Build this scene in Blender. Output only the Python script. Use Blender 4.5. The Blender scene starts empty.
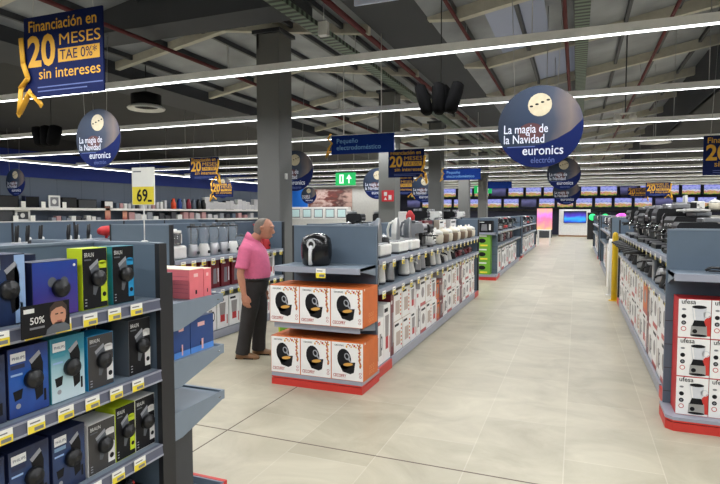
import bpy, bmesh, math, random
from mathutils import Vector, Matrix
random.seed(7)
D = bpy.data
scene = bpy.context.scene
COL = scene.collection
PI = math.pi

# ---------------------------------------------------------------- camera, world, exposure
cam = D.cameras.new('camera')
cam.sensor_width = 36.0
cam.lens = 545.0 / 720.0 * 36.0
cam.clip_end = 200
camo = D.objects.new('camera', cam)
COL.objects.link(camo)
camo.location = (0, 0, 1.72)
camo.rotation_euler = (math.radians(90 - 3.05), 0, math.radians(21.67))
scene.camera = camo
w = D.worlds.new('world')
scene.world = w
w.use_nodes = True
w.node_tree.nodes['Background'].inputs[0].default_value = (0.6, 0.65, 0.7, 1)
w.node_tree.nodes['Background'].inputs[1].default_value = 0.3
scene.view_settings.view_transform = 'Standard'
scene.view_settings.look = 'None'
scene.view_settings.gamma = 1.0
scene.view_settings.exposure = 0.0
STRIP_LIGHT = 7.0
STRIP_WATTS = 172.0


# ---------------------------------------------------------------- materials
def lin(c):
    return tuple((x / 255 / 12.92) if x / 255 <= 0.04045 else ((x / 255 + 0.055) / 1.055) ** 2.4 for x in c)


MATS = {}


def mat(name, col, rough=0.55, metal=0.0, var=0.06, scale=9.0, emit=0.0, alpha=1.0, trans=0.0, bump=0.0, coat=0.0, spec=0.5):
    if name in MATS:
        return MATS[name]
    m = D.materials.new(name)
    m.use_nodes = True
    nt = m.node_tree
    b = nt.nodes['Principled BSDF']
    c = lin(col)
    b.inputs['Roughness'].default_value = rough
    b.inputs['Metallic'].default_value = metal
    b.inputs['Specular IOR Level'].default_value = spec
    if coat:
        b.inputs['Coat Weight'].default_value = coat
    if emit:
        b.inputs['Base Color'].default_value = c + (1,)
        b.inputs['Emission Color'].default_value = c + (1,)
        b.inputs['Emission Strength'].default_value = emit
    elif trans:
        b.inputs['Base Color'].default_value = c + (1,)
        b.inputs['Transmission Weight'].default_value = trans
        b.inputs['IOR'].default_value = 1.1
    else:
        tc = nt.nodes.new('ShaderNodeTexCoord')
        nz = nt.nodes.new('ShaderNodeTexNoise')
        nz.inputs['Scale'].default_value = scale
        nz.inputs['Detail'].default_value = 4
        rp = nt.nodes.new('ShaderNodeValToRGB')
        rp.color_ramp.elements[0].position = 0.3
        rp.color_ramp.elements[1].position = 0.7
        rp.color_ramp.elements[0].color = tuple(max(0, x * (1 - var)) for x in c) + (1,)
        rp.color_ramp.elements[1].color = tuple(min(1, x * (1 + var)) for x in c) + (1,)
        nt.links.new(tc.outputs['Object'], nz.inputs['Vector'])
        nt.links.new(nz.outputs['Fac'], rp.inputs['Fac'])
        nt.links.new(rp.outputs['Color'], b.inputs['Base Color'])
        if bump:
            bp = nt.nodes.new('ShaderNodeBump')
            bp.inputs['Strength'].default_value = bump
            nt.links.new(nz.outputs['Fac'], bp.inputs['Height'])
            nt.links.new(bp.outputs['Normal'], b.inputs['Normal'])
    if alpha < 1:
        b.inputs['Alpha'].default_value = alpha
    MATS[name] = m
    return m


def floor_material():
    m = D.materials.new('beige_floor_tile')
    m.use_nodes = True
    nt = m.node_tree
    b = nt.nodes['Principled BSDF']
    tc = nt.nodes.new('ShaderNodeTexCoord')
    sx = nt.nodes.new('ShaderNodeSeparateXYZ')
    cx = nt.nodes.new('ShaderNodeCombineXYZ')
    ad = nt.nodes.new('ShaderNodeMath')
    ad.operation = 'ADD'
    ad.inputs[1].default_value = 0.05 + 62.0
    ad2 = nt.nodes.new('ShaderNodeMath')
    ad2.operation = 'ADD'
    ad2.inputs[1].default_value = 62.35
    L = nt.links.new
    L(tc.outputs['Object'], sx.inputs[0])
    L(sx.outputs['X'], ad.inputs[0])
    L(sx.outputs['Y'], ad2.inputs[0])
    L(ad2.outputs[0], cx.inputs['X'])
    L(ad.outputs[0], cx.inputs['Y'])
    br = nt.nodes.new('ShaderNodeTexBrick')
    br.offset = 0.5
    br.inputs['Scale'].default_value = 1.0
    br.inputs['Mortar Size'].default_value = 0.0035
    br.inputs['Mortar Smooth'].default_value = 0.1
    br.inputs['Brick Width'].default_value = 1.24
    br.inputs['Row Height'].default_value = 0.62
    br.inputs['Color1'].default_value = lin((183, 176, 156)) + (1,)
    br.inputs['Color2'].default_value = lin((170, 163, 143)) + (1,)
    br.inputs['Mortar'].default_value = lin((190, 184, 166)) + (1,)
    L(cx.outputs[0], br.inputs['Vector'])
    n1 = nt.nodes.new('ShaderNodeTexNoise')
    n1.inputs['Scale'].default_value = 1.6
    n1.inputs['Detail'].default_value = 7
    n1.inputs['Roughness'].default_value = 0.62
    n1.inputs['Distortion'].default_value = 0.9
    mp = nt.nodes.new('ShaderNodeMapping')
    mp.inputs['Scale'].default_value = (1.0, 1.25, 1)
    L(tc.outputs['Object'], mp.inputs[0])
    L(mp.outputs[0], n1.inputs['Vector'])
    rp = nt.nodes.new('ShaderNodeValToRGB')
    rp.color_ramp.elements[0].position = 0.3
    rp.color_ramp.elements[1].position = 0.7
    rp.color_ramp.elements[0].color = (0.78, 0.77, 0.75, 1)
    rp.color_ramp.elements[1].color = (1.1, 1.1, 1.1, 1)
    L(n1.outputs['Fac'], rp.inputs['Fac'])
    mx = nt.nodes.new('ShaderNodeMixRGB')
    mx.blend_type = 'MULTIPLY'
    mx.inputs['Fac'].default_value = 1.0
    L(br.outputs['Color'], mx.inputs['Color1'])
    L(rp.outputs['Color'], mx.inputs['Color2'])
    L(mx.outputs['Color'], b.inputs['Base Color'])
    b.inputs['Roughness'].default_value = 0.36
    b.inputs['Specular IOR Level'].default_value = 0.4
    return m


def wall_panel_material(name, col, step):
    m = D.materials.new(name)
    m.use_nodes = True
    nt = m.node_tree
    b = nt.nodes['Principled BSDF']
    tc = nt.nodes.new('ShaderNodeTexCoord')
    sx = nt.nodes.new('ShaderNodeSeparateXYZ')
    a = nt.nodes.new('ShaderNodeMath')
    a.operation = 'ADD'
    cx = nt.nodes.new('ShaderNodeCombineXYZ')
    br = nt.nodes.new('ShaderNodeTexBrick')
    br.offset = 0
    br.inputs['Scale'].default_value = 1
    br.inputs['Brick Width'].default_value = step
    br.inputs['Row Height'].default_value = 1.1
    br.inputs['Mortar Size'].default_value = 0.012
    c = lin(col)
    br.inputs['Color1'].default_value = c + (1,)
    br.inputs['Color2'].default_value = tuple(x * 0.93 for x in c) + (1,)
    br.inputs['Mortar'].default_value = tuple(x * 0.6 for x in c) + (1,)
    L = nt.links.new
    L(tc.outputs['Object'], sx.inputs[0])
    L(sx.outputs['X'], a.inputs[0])
    L(sx.outputs['Y'], a.inputs[1])
    L(a.outputs[0], cx.inputs['X'])
    L(sx.outputs['Z'], cx.inputs['Y'])
    L(cx.outputs[0], br.inputs['Vector'])
    L(br.outputs['Color'], b.inputs['Base Color'])
    b.inputs['Roughness'].default_value = 0.6
    return m


def ramp_material(name, stops, axis='Z', noise=0.5, nscale=2.0, emit=0.0, rough=0.4):
    """A printed or displayed picture: a run of colours along one generated axis, broken up by noise."""
    m = D.materials.new(name)
    m.use_nodes = True
    nt = m.node_tree
    b = nt.nodes['Principled BSDF']
    tc = nt.nodes.new('ShaderNodeTexCoord')
    sx = nt.nodes.new('ShaderNodeSeparateXYZ')
    nz = nt.nodes.new('ShaderNodeTexNoise')
    nz.inputs['Scale'].default_value = nscale
    nz.inputs['Detail'].default_value = 3
    L = nt.links.new
    L(tc.outputs['Generated'], sx.inputs[0])
    L(tc.outputs['Generated'], nz.inputs['Vector'])
    ma = nt.nodes.new('ShaderNodeMath')
    ma.operation = 'MULTIPLY_ADD'
    ma.inputs[1].default_value = noise
    L(nz.outputs['Fac'], ma.inputs[0])
    sb = nt.nodes.new('ShaderNodeMath')
    sb.operation = 'SUBTRACT'
    sb.inputs[1].default_value = noise * 0.5
    L(sx.outputs[axis], sb.inputs[0])
    L(sb.outputs[0], ma.inputs[2])
    rp = nt.nodes.new('ShaderNodeValToRGB')
    e = rp.color_ramp.elements
    e[0].position, e[0].color = stops[0][0], lin(stops[0][1]) + (1,)
    e[1].position, e[1].color = stops[-1][0], lin(stops[-1][1]) + (1,)
    for p, c in stops[1:-1]:
        q = e.new(p)
        q.color = lin(c) + (1,)
    L(ma.outputs[0], rp.inputs['Fac'])
    b.inputs['Roughness'].default_value = rough
    if emit:
        L(rp.outputs['Color'], b.inputs['Emission Color'])
        b.inputs['Emission Strength'].default_value = emit
        b.inputs['Base Color'].default_value = (0.01, 0.01, 0.01, 1)
    else:
        L(rp.outputs['Color'], b.inputs['Base Color'])
    return m


WHITE = mat('white_paint', (225, 224, 220), 0.5)
OFFWHITE = mat('white_plastic', (226, 224, 218), 0.35)
BLACK = mat('black_plastic', (22, 22, 24), 0.4)
MATTBLACK = mat('matt_black', (16, 16, 18), 0.7, spec=0.25)
DKGREY = mat('dark_grey_metal', (58, 60, 64), 0.5)
SHELFGREY = mat('shelf_grey_metal', (122, 134, 146), 0.45, var=0.03)
PANELGREY = mat('back_panel_grey', (92, 107, 122), 0.55, var=0.03)
STRIPGREY = mat('price_strip_plastic', (150, 153, 165), 0.35, var=0.03)
STRIPDARK = mat('price_strip_insert', (92, 95, 112), 0.35, var=0.03)
POSTBLACK = mat('upright_black', (34, 34, 37), 0.5)
RED = mat('red_metal', (196, 52, 44), 0.45)
BOXRED = mat('box_red', (186, 38, 42), 0.5)
DARKRED = mat('dark_red', (110, 26, 34), 0.4)
STEEL = mat('brushed_steel', (176, 176, 178), 0.32, 0.75)
CHROME = mat('chrome', (210, 210, 212), 0.18, 0.9)
YELLOW = mat('tag_yellow', (236, 214, 60), 0.5)
TAGWHITE = mat('tag_white', (240, 238, 230), 0.5)
GOLD = mat('sign_gold', (222, 166, 44), 0.6, var=0.03)
SIGNBLUE = mat('sign_blue', (9, 25, 76), 0.7, var=0.03, spec=0.2)
ROYAL = mat('royal_blue_print', (8, 26, 82), 0.7, var=0.03, spec=0.2)
BANDBLUE = mat('wall_band_blue', (20, 44, 128), 0.7, var=0.03)
DIRBLUE = mat('directory_sign_blue', (8, 42, 112), 0.7, spec=0.15, var=0.03)
NAVY = mat('navy_print', (30, 38, 72), 0.4)
INK = mat('ink_dark', (18, 18, 22), 0.5, spec=0.25)
INKGREY = mat('ink_grey', (120, 120, 124), 0.5)
PAPER = mat('carton_white', (233, 231, 228), 0.5, var=0.02)
ORANGE = mat('carton_orange', (206, 104, 44), 0.5)
LIME = mat('lime_print', (196, 214, 30), 0.45)
CYAN = mat('cyan_print', (26, 146, 200), 0.45)
TEALEDGE = mat('teal_edge', (20, 120, 140), 0.45)
PINK = mat('pink_carton', (232, 118, 124), 0.5)
CREAM = mat('cream_paint', (214, 206, 186), 0.5)
GLASS = mat('clear_plastic', (205, 212, 218), 0.08, alpha=0.2)
GREEN = mat('green_carton', (112, 168, 44), 0.5)
EXITGREEN = mat('exit_sign_green', (30, 190, 100), 0.4, emit=0.55)
EXITWHITE = mat('exit_sign_white', (235, 255, 240), 0.4, emit=0.9)
BROWN = mat('brown_leather', (134, 98, 66), 0.55)
BLUEBOX = mat('blue_carton', (38, 70, 130), 0.5)
BLUELIP = mat('blue_lip', (90, 146, 220), 0.45)
FOOD = mat('printed_food', (214, 160, 74), 0.6)
LEAF = mat('printed_leaf', (206, 120, 50), 0.6)
WOOD = mat('wood_edge', (150, 112, 76), 0.6)
BOLLARD = mat('bollard_yellow', (226, 186, 20), 0.5)
REDPIPE = mat('red_pipe_paint', (92, 30, 34), 0.6)
TRAYGREEN = mat('cable_tray_green', (104, 120, 104), 0.6)
BEAMDARK = mat('dark_beam_paint', (64, 66, 71), 0.8, var=0.05, scale=1.5)
SOFFIT = mat('dark_soffit_paint', (50, 50, 52), 0.85, var=0.08, scale=1.0)
ROOF = mat('roof_sheet', (140, 144, 150), 0.5, 0.2, var=0.35, scale=0.8)
FRAMECREAM = mat('concrete_frame', (190, 186, 172), 0.7, var=0.08)
PILLARPAINT = mat('pillar_paint', (113, 113, 110), 0.75, var=0.03, scale=2)
HOUSING = mat('light_housing', (238, 238, 236), 0.5)
TUBE = mat('light_diffuser', (248, 252, 255), 0.4, emit=STRIP_LIGHT)


# ---------------------------------------------------------------- mesh builder
TEXTS = {}


def text_mesh(s, align, bold):
    key = (s, align, bold)
    if key in TEXTS:
        return TEXTS[key]
    cu = D.curves.new('t', 'FONT')
    cu.body = s
    cu.size = 1.0
    cu.align_x = align
    cu.align_y = 'BOTTOM_BASELINE'
    cu.resolution_u = 3
    cu.offset = bold
    ob = D.objects.new('t', cu)
    COL.objects.link(ob)
    dg = bpy.context.evaluated_depsgraph_get()
    ev = ob.evaluated_get(dg)
    me = ev.to_mesh()
    r = ([v.co.xy.copy() for v in me.vertices], [tuple(p.vertices) for p in me.polygons])
    ev.to_mesh_clear()
    D.objects.remove(ob)
    D.curves.remove(cu)
    TEXTS[key] = r
    return r


class MB:
    def __init__(self):
        self.v, self.f, self.m, self.s, self.mats = [], [], [], [], []
        self.M = Matrix.Identity(4)

    def mi(self, m):
        if m not in self.mats:
            self.mats.append(m)
        return self.mats.index(m)

    def add(self, vs, fs, m, smooth=False):
        n = len(self.v)
        for p in vs:
            self.v.append(self.M @ Vector(p))
        k = self.mi(m)
        for f in fs:
            self.f.append(tuple(n + i for i in f))
            self.m.append(k)
            self.s.append(smooth)
        return self

    def box(self, x0, x1, y0, y1, z0, z1, m, bev=0.0):
        vs = [(x0, y0, z0), (x1, y0, z0), (x1, y1, z0), (x0, y1, z0), (x0, y0, z1), (x1, y0, z1), (x1, y1, z1), (x0, y1, z1)]
        fs = [(3, 2, 1, 0), (4, 5, 6, 7), (0, 1, 5, 4), (1, 2, 6, 5), (2, 3, 7, 6), (3, 0, 4, 7)]
        if bev <= 0:
            return self.add(vs, fs, m)
        bm = bmesh.new()
        bv = [bm.verts.new(p) for p in vs]
        for f in fs:
            bm.faces.new([bv[i] for i in f])
        bmesh.ops.bevel(bm, geom=list(bm.edges), offset=bev, segments=2, affect='EDGES', profile=0.5)
        bm.verts.index_update()
        self.add([v.co.copy() for v in bm.verts], [[v.index for v in f.verts] for f in bm.faces], m)
        bm.free()
        return self

    def prism(self, pts, axis, a, b, m, smooth=False):
        """Extrude a 2-D outline: axis 'y' reads points as (x,z), 'x' as (y,z), 'z' as (x,y)."""
        def P(p, t):
            return {'y': (p[0], t, p[1]), 'x': (t, p[0], p[1]), 'z': (p[0], p[1], t)}[axis]
        n = len(pts)
        vs = [P(p, a) for p in pts] + [P(p, b) for p in pts]
        self.add(vs, [tuple(range(n))[::-1], tuple(range(n, 2 * n))], m)
        k = len(self.v) - 2 * n
        mi = self.mi(m)
        for i in range(n):
            j = (i + 1) % n
            self.f.append((k + i, k + j, k + n + j, k + n + i))
            self.m.append(mi)
            self.s.append(smooth)
        return self

    def lathe(self, prof, c, m, n=20, sx=1.0, sy=1.0):
        vs, fs = [], []
        for r, z in prof:
            for i in range(n):
                a = 2 * PI * i / n
                vs.append((c[0] + r * sx * math.cos(a), c[1] + r * sy * math.sin(a), c[2] + z))
        for k in range(len(prof) - 1):
            for i in range(n):
                j = (i + 1) % n
                fs.append((k * n + i, k * n + j, (k + 1) * n + j, (k + 1) * n + i))
        self.add(vs, fs, m, True)
        b = len(self.v) - len(vs)
        mi = self.mi(m)
        for f in (tuple(b + i for i in range(n))[::-1], tuple(b + len(vs) - n + i for i in range(n))):
            self.f.append(f)
            self.m.append(mi)
            self.s.append(False)
        return self

    def tube(self, path, r, m, n=8, flat=1.0):
        pts = [Vector(p) for p in path]
        rs = r if isinstance(r, (list, tuple)) else [r] * len(pts)
        vs, fs = [], []
        up = None
        for i, p in enumerate(pts):
            t = (pts[min(i + 1, len(pts) - 1)] - pts[max(i - 1, 0)]).normalized()
            if up is None:
                up = Vector((0, 0, 1)) if abs(t.z) < 0.9 else Vector((0, 1, 0))
            a = t.cross(up).normalized()
            up = a.cross(t).normalized()
            for k in range(n):
                q = 2 * PI * k / n
                vs.append(p + a * (rs[i] * math.cos(q)) + up * (rs[i] * flat * math.sin(q)))
        for i in range(len(pts) - 1):
            for k in range(n):
                j = (k + 1) % n
                fs.append((i * n + k, (i + 1) * n + k, (i + 1) * n + j, i * n + j))
        fs.append(tuple(range(n)))
        fs.append(tuple(range((len(pts) - 1) * n, len(pts) * n))[::-1])
        return self.add(vs, fs, m, True)

    def rings(self, rs, m, smooth=True):
        n = len(rs[0])
        vs = [p for r in rs for p in r]
        fs = []
        for k in range(len(rs) - 1):
            for i in range(n):
                j = (i + 1) % n
                fs.append((k * n + i, k * n + j, (k + 1) * n + j, (k + 1) * n + i))
        fs.append(tuple(range(n))[::-1])
        fs.append(tuple(range((len(rs) - 1) * n, len(rs) * n)))
        return self.add(vs, fs, m, smooth)

    def build(self, name, parent=None, loc=None, rotz=0.0):
        me = D.meshes.new(name)
        me.from_pydata([tuple(p) for p in self.v], [], self.f)
        for m in self.mats:
            me.materials.append(m)
        me.polygons.foreach_set('material_index', self.m)
        me.polygons.foreach_set('use_smooth', self.s)
        me.update()
        o = D.objects.new(name, me)
        COL.objects.link(o)
        if parent is not None:
            o.parent = parent
        if loc is not None:
            o.location = loc
        o.rotation_euler = (0, 0, rotz)
        return o


class Face:
    """Flat print on a face: origin o, unit axes u (reading right) and v (up)."""
    def __init__(self, mb, o, u, v):
        self.mb, self.o, self.u, self.v = mb, Vector(o), Vector(u), Vector(v)
        self.n = self.u.cross(self.v)

    def P(self, a, b, lift):
        return self.o + self.u * a + self.v * b + self.n * lift * 0.0008

    def poly(self, pts, m, lift=1):
        self.mb.add([self.P(a, b, lift) for a, b in pts], [tuple(range(len(pts)))], m)
        return self

    def rect(self, a0, a1, b0, b1, m, lift=1):
        return self.poly([(a0, b0), (a1, b0), (a1, b1), (a0, b1)], m, lift)

    def circ(self, a, b, r, m, lift=2, ry=None, n=18, rot=0.0):
        ry = r if ry is None else ry
        pts = []
        for i in range(n):
            t = 2 * PI * i / n
            x, y = r * math.cos(t), ry * math.sin(t)
            pts.append((a + x * math.cos(rot) - y * math.sin(rot), b + x * math.sin(rot) + y * math.cos(rot)))
        return self.poly(pts, m, lift)

    def ring(self, a, b, r, th, m, lift=2, n=20):
        vs, fs = [], []
        for i in range(n):
            t = 2 * PI * i / n
            vs += [self.P(a + r * math.cos(t), b + r * math.sin(t), lift), self.P(a + (r - th) * math.cos(t), b + (r - th) * math.sin(t), lift)]
        for i in range(n):
            j = (i + 1) % n
            fs.append((2 * i, 2 * j, 2 * j + 1, 2 * i + 1))
        self.mb.add(vs, fs, m)
        return self

    def text(self, s, a, b, size, m, align='LEFT', lift=3, bold=0.0, width=None):
        vs, fs = text_mesh(s, align, bold)
        if not vs:
            return self
        sx = size
        if width:
            x0, x1 = min(p.x for p in vs), max(p.x for p in vs)
            sx = width / (x1 - x0)
        self.mb.add([self.P(a + p.x * sx, b + p.y * size, lift) for p in vs], fs, m)
        return self


# ---------------------------------------------------------------- things
def tag(o, label, cat, group=None):
    o['label'] = label
    o['category'] = cat
    if group:
        o['group'] = group
    return o


def thing(name, label, cat, loc=(0, 0, 0), rotz=0.0, group=None):
    o = D.objects.new(name, None)
    o.empty_display_size = 0.1
    COL.objects.link(o)
    o.location = loc
    o.rotation_euler = (0, 0, rotz)
    return tag(o, label, cat, group)


KIDS = {}


def dup(root, loc, rotz, label, group=None, scale=None):
    r = root.copy()
    COL.objects.link(r)
    r.location = loc
    r.rotation_euler = (0, 0, rotz)
    if scale:
        r.scale = scale
    tag(r, label, root['category'], group)
    if root.name not in KIDS:
        KIDS[root.name] = [(c, list(c.children)) for c in root.children]
    for ch, gs in KIDS[root.name]:
        c = ch.copy()
        COL.objects.link(c)
        c.parent = r
        for g in gs:
            d = g.copy()
            COL.objects.link(d)
            d.parent = c
    return r


class Proto:
    """First placing uses the built thing itself, later ones copy it."""
    def __init__(self, maker):
        self.maker, self.root = maker, None

    def put(self, loc, rotz, label, group=None, scale=None):
        if self.root is None:
            self.root = self.maker()
            r = self.root
            r.location = loc
            r.rotation_euler = (0, 0, rotz)
            if scale:
                r.scale = scale
            tag(r, label, r['category'], group)
            return r
        return dup(self.root, loc, rotz, label, group, scale)


def struct(o, kind='structure'):
    o['kind'] = kind
    return o


ORD = ['first', 'second', 'third', 'fourth', 'fifth', 'sixth', 'seventh', 'eighth', 'ninth', 'tenth', 'eleventh', 'twelfth', 'thirteenth',
       'fourteenth', 'fifteenth', 'sixteenth', 'seventeenth', 'eighteenth', 'nineteenth', 'twentieth', 'twenty-first', 'twenty-second',
       'twenty-third', 'twenty-fourth', 'twenty-fifth', 'twenty-sixth', 'twenty-seventh', 'twenty-eighth', 'twenty-ninth', 'thirtieth']

# ---------------------------------------------------------------- the building
b = MB()
b.box(-20, 15, -5, 46, -0.1, 0, floor_material())
JOINT = mat('floor_expansion_joint', (96, 84, 74), 0.7)
b.box(-20, 15, 3.545, 3.557, 0, 0.0008, JOINT)
b.box(-2.547, -2.535, -5, 20, 0, 0.0009, JOINT)
struct(b.build('floor'))

WALLGREY = wall_panel_material('wall_panel_paint', (96, 106, 121), 1.2)
b = MB()
b.box(-20.2, -20, -5, 46, 0, 3.12, WALLGREY)
b.box(-20.2, -19.96, -5, 46, 3.12, 4.15, BANDBLUE)
b.box(-20.2, -20, -5, 46, 4.15, 6.2, SOFFIT)
struct(b.build('wall_left'))
b = MB()
b.box(15, 15.2, -5, 46, 0, 6.2, WALLGREY)
struct(b.build('wall_right'))
TVWALL = mat('display_wall_navy', (38, 40, 62), 0.6)
b = MB()
b.box(-20.2, 15.2, 46, 46.2, 0, 4.0, TVWALL)
b.box(-20.2, 15.2, 46, 46.2, 4.0, 6.2, mat('upper_wall_grey', (128, 126, 124), 0.7))
struct(b.build('wall_back'))
b = MB()
b.box(-20.2, 15.2, -5.2, -5, 0, 6.2, WALLGREY)
struct(b.build('wall_front'))

XL, ZL, XR, ZR = -2.25, 4.8, 2.95, 5.75          # the roof bay over the central aisle, low edge to high edge
AX, AZ, BX, BZ, CX, CZ = -8.7, 4.76, -6.1, 5.22, -3.25, 4.82   # the gabled bay to the left of it


def roof_sheet(x0, z0, x1, z1, name):
    q = MB()
    q.prism([(x0, z0), (x1, z1), (x1, z1 + 0.06), (x0, z0 + 0.06)], 'y', -5, 46, ROOF)
    n = max(2, int((x1 - x0) / 0.85))
    for i in range(n):
        t = (i + 0.5) / n
        x, z = x0 + (x1 - x0) * t, z0 + (z1 - z0) * t
        q.box(x - 0.03, x + 0.03, -5, 46, z - 0.09, z + 0.01, DKGREY)
    struct(q.build(name))


roof_sheet(XL, ZL, XR, ZR, 'ceiling')
roof_sheet(AX, AZ, BX, BZ, 'ceiling')
roof_sheet(BX, BZ, CX, CZ, 'ceiling')
b = MB()
b.box(-20, AX, -5, 46, 4.78, 4.9, SOFFIT)
struct(b.build('ceiling'))
b = MB()
b.box(XR + 0.02, 15, -5, 46, 4.6, 4.75, SOFFIT)
b.box(XR, XR + 0.1, -5, 46, 4.6, 5.9, BEAMDARK)
struct(b.build('ceiling'))
SKYLIGHT = mat('skylight_sheet', (138, 146, 170), 0.4, emit=0.12)
for n, (xa, xb, ya, yb) in enumerate(((-1.45, -0.55, 8.75, 11.45), (-0.9, 0.0, 11.75, 14.4))):
    b = MB()
    za, zb = ZL + (xa - XL) * (ZR - ZL) / (XR - XL), ZL + (xb - XL) * (ZR - ZL) / (XR - XL)
    b.prism([(xa, za - 0.012), (xb, zb - 0.012), (xb, zb + 0.01), (xa, za + 0.01)], 'y', ya, yb, SKYLIGHT)
    struct(b.build('window_%d' % (n + 1)))
# deep dark beams along the aisle
b = MB()
b.box(CX, XL, -5, 46, 4.8, 5.3, BEAMDARK)
struct(b.build('trim_1'))
b = MB()
b.box(-9.9, AX, -5, 46, 4.5, 5.0, BEAMDARK)
struct(b.build('trim_2'))
b = MB()
b.box(-12.5, -3.75, 6.9, 7.5, 4.66, 5.3, BEAMDARK)
struct(b.build('trim_3'))
k = 4
for i in range(-3, 13):
    y = 8.6 + 3.0 * i
    b = MB()
    b.prism([(XL, ZL - 0.04), (XL + 0.5, ZL - 0.09), (XR, ZR - 0.22), (XR, ZR), (XL, ZL)], 'y', y - 0.07, y + 0.07, FRAMECREAM)
    struct(b.build('trim_%d' % k))
    k += 1
    b = MB()
    b.prism([(AX, AZ - 0.15), (BX, BZ - 0.16), (CX, CZ - 0.15), (CX, CZ), (BX, BZ), (AX, AZ)], 'y', y - 0.06, y + 0.06, FRAMECREAM)
    struct(b.build('trim_%d' % k))
    k += 1

def roofz(x):
    return ZL + (x - XL) * (ZR - ZL) / (XR - XL)


def ceilz(x):
    if x < -9.9:
        return 4.78
    if x < AX:
        return 4.5
    if x < BX:
        return AZ + (x - AX) * (BZ - AZ) / (BX - AX)
    if x < CX:
        return BZ + (x - BX) * (CZ - BZ) / (CX - BX)
    if x < XL:
        return 4.8
    return roofz(x) if x < XR else 4.6


def rod(parent, name, a, c, r=0.005, m=STEEL):
    q = MB()
    q.tube([a, c], r, m, 5)
    return q.build(name, parent)


# pillars
PL = ['grey square pillar behind the man in the pink shirt, thickest of the pillars',
      'grey pillar with a red fire sign behind the long central shelving',
      'grey pillar beyond the one with the red sign, beside a blue directory sign',
      'grey pillar between the middle directory sign and the far exit sign',
      'thin far grey pillar just beyond the green exit sign']
for i, y in enumerate((8.1, 13.1, 18.1, 23.1, 28.1)):
    t = thing('pillar', PL[i], 'pillar', (-4.9 if i == 0 else -4.48, y, 0), group='grey pillars')
    t['label'] = PL[i]
    b = MB()
    b.box(-0.22, 0.22, 0, 0.44, 0, 4.74, PILLARPAINT, 0.012)
    b.build('shaft', t)
    b = MB()
    b.box(-0.27, 0.27, -0.05, 0.49, 4.74, 4.8, DKGREY)
    b.box(-0.2, -0.16, 0, 0.44, 4.5, 4.8, DKGREY)
    b.build('cap_plate', t)
t = thing('fire_sign', 'small red and white fire sign on a grey pillar', 'sign', (-4.44, 13.08, 2.15))
b = MB()
b.box(-0.16, 0.16, -0.012, 0, -0.14, 0.14, mat('fire_sign_red', (206, 50, 60), 0.4))
F = Face(b, (0, -0.012, 0), (1, 0, 0), (0, 0, 1))
F.rect(-0.1, -0.02, 0.0, 0.1, WHITE).rect(0.02, 0.1, -0.1, 0.02, WHITE).poly([(-0.1, -0.1), (-0.02, -0.1), (-0.06, -0.03)], WHITE)
b.build('panel', t)
t = thing('wall_button', 'tiny white box on the side of the thickest pillar', 'switch', (-4.68, 8.3, 2.35))
b = MB()
b.box(0, 0.03, -0.03, 0.03, -0.05, 0.05, WHITE, 0.004)
b.build('casing', t)

# strip lights
for i in range(-3, 12):
    y = 6.42 + 3.2 * i
    x0, x1 = -18.4, 14.5
    lab = 'long white strip light crossing the ceiling, %s row counted from the big financing sign' % ORD[i] if i >= 0 else 'long white strip light behind the viewer near the front wall'
    t = thing('strip_light', lab, 'light', (0, y, 3.6), group='strip lights across the store' if i >= 0 else 'strip lights near the front wall')
    b = MB()
    b.prism([(-0.05, -0.005), (-0.043, -0.005), (-0.043, 0.003), (0.043, 0.003), (0.043, -0.005), (0.05, -0.005), (0.058, 0.09), (-0.058, 0.09)], 'x', x0, x1, HOUSING)
    b.build('housing', t)
    b = MB()
    n = 16
    for q in range(n):
        a, c = x0 + (x1 - x0) * q / n, x0 + (x1 - x0) * (q + 1) / n
        b.box(a, c - 0.01, -0.04, 0.04, 0.0005, 0.0025, TUBE)
    b.build('diffuser', t)
    for x in (-14.0, -10.5, -0.5, 1.8, 6.0, 11.0):
        rod(t, 'suspension_wire', (x, 0, 0.088), (x, 0, ceilz(x) - 3.605), 0.006)
    for q in range(3):            # the light this row sheds downwards, cut off sideways by the housing
        ld = D.lights.new('strip_glow', 'AREA')
        ld.shape = 'RECTANGLE'
        ld.size, ld.size_y = (x1 - x0) / 3, 0.08
        ld.energy = STRIP_WATTS
        ld.color = (0.97, 0.985, 1.0)
        ld.spread = math.radians(166)
        lo = D.objects.new('strip_glow', ld)
        COL.objects.link(lo)
        lo.parent = t
        lo.location = (x0 + (x1 - x0) * (q + 0.5) / 3, 0, -0.003)
t = thing('strip_light', 'white strip light running along the grey wall with the blue band', 'light', (-19.0, 0, 3.6))
b = MB()
b.prism([(-0.06, 0.0), (0.06, 0.0), (0.05, 0.09), (-0.05, 0.09)], 'y', 8, 40, HOUSING)
b.build('housing', t)
b = MB()
for q in range(16):
    b.box(-0.04, 0.04, 8 + 2 * q, 9.99 + 2 * q, -0.012, 0, TUBE)
b.build('diffuser', t)
for y in (12, 20, 28, 36):
    rod(t, 'suspension_wire', (0, y, 0.088), (0, y, 1.175), 0.006)


def pipe(name, label, cat, x, z, r, m, y0=-4, y1=44, hang=None):
    t = thing(name, label, cat, (x, 0, z))
    q = MB()
    q.tube([(0, y0, 0), (0, y1, 0)], r, m, 8)
    q.build('pipe', t)
    for i in range(9):
        y = y0 + 2.3 + i * (y1 - y0 - 4) / 8
        rod(t, 'hanger', (0, y, 0), (0, y, ceilz(x) - z - 0.005), 0.01)


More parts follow.
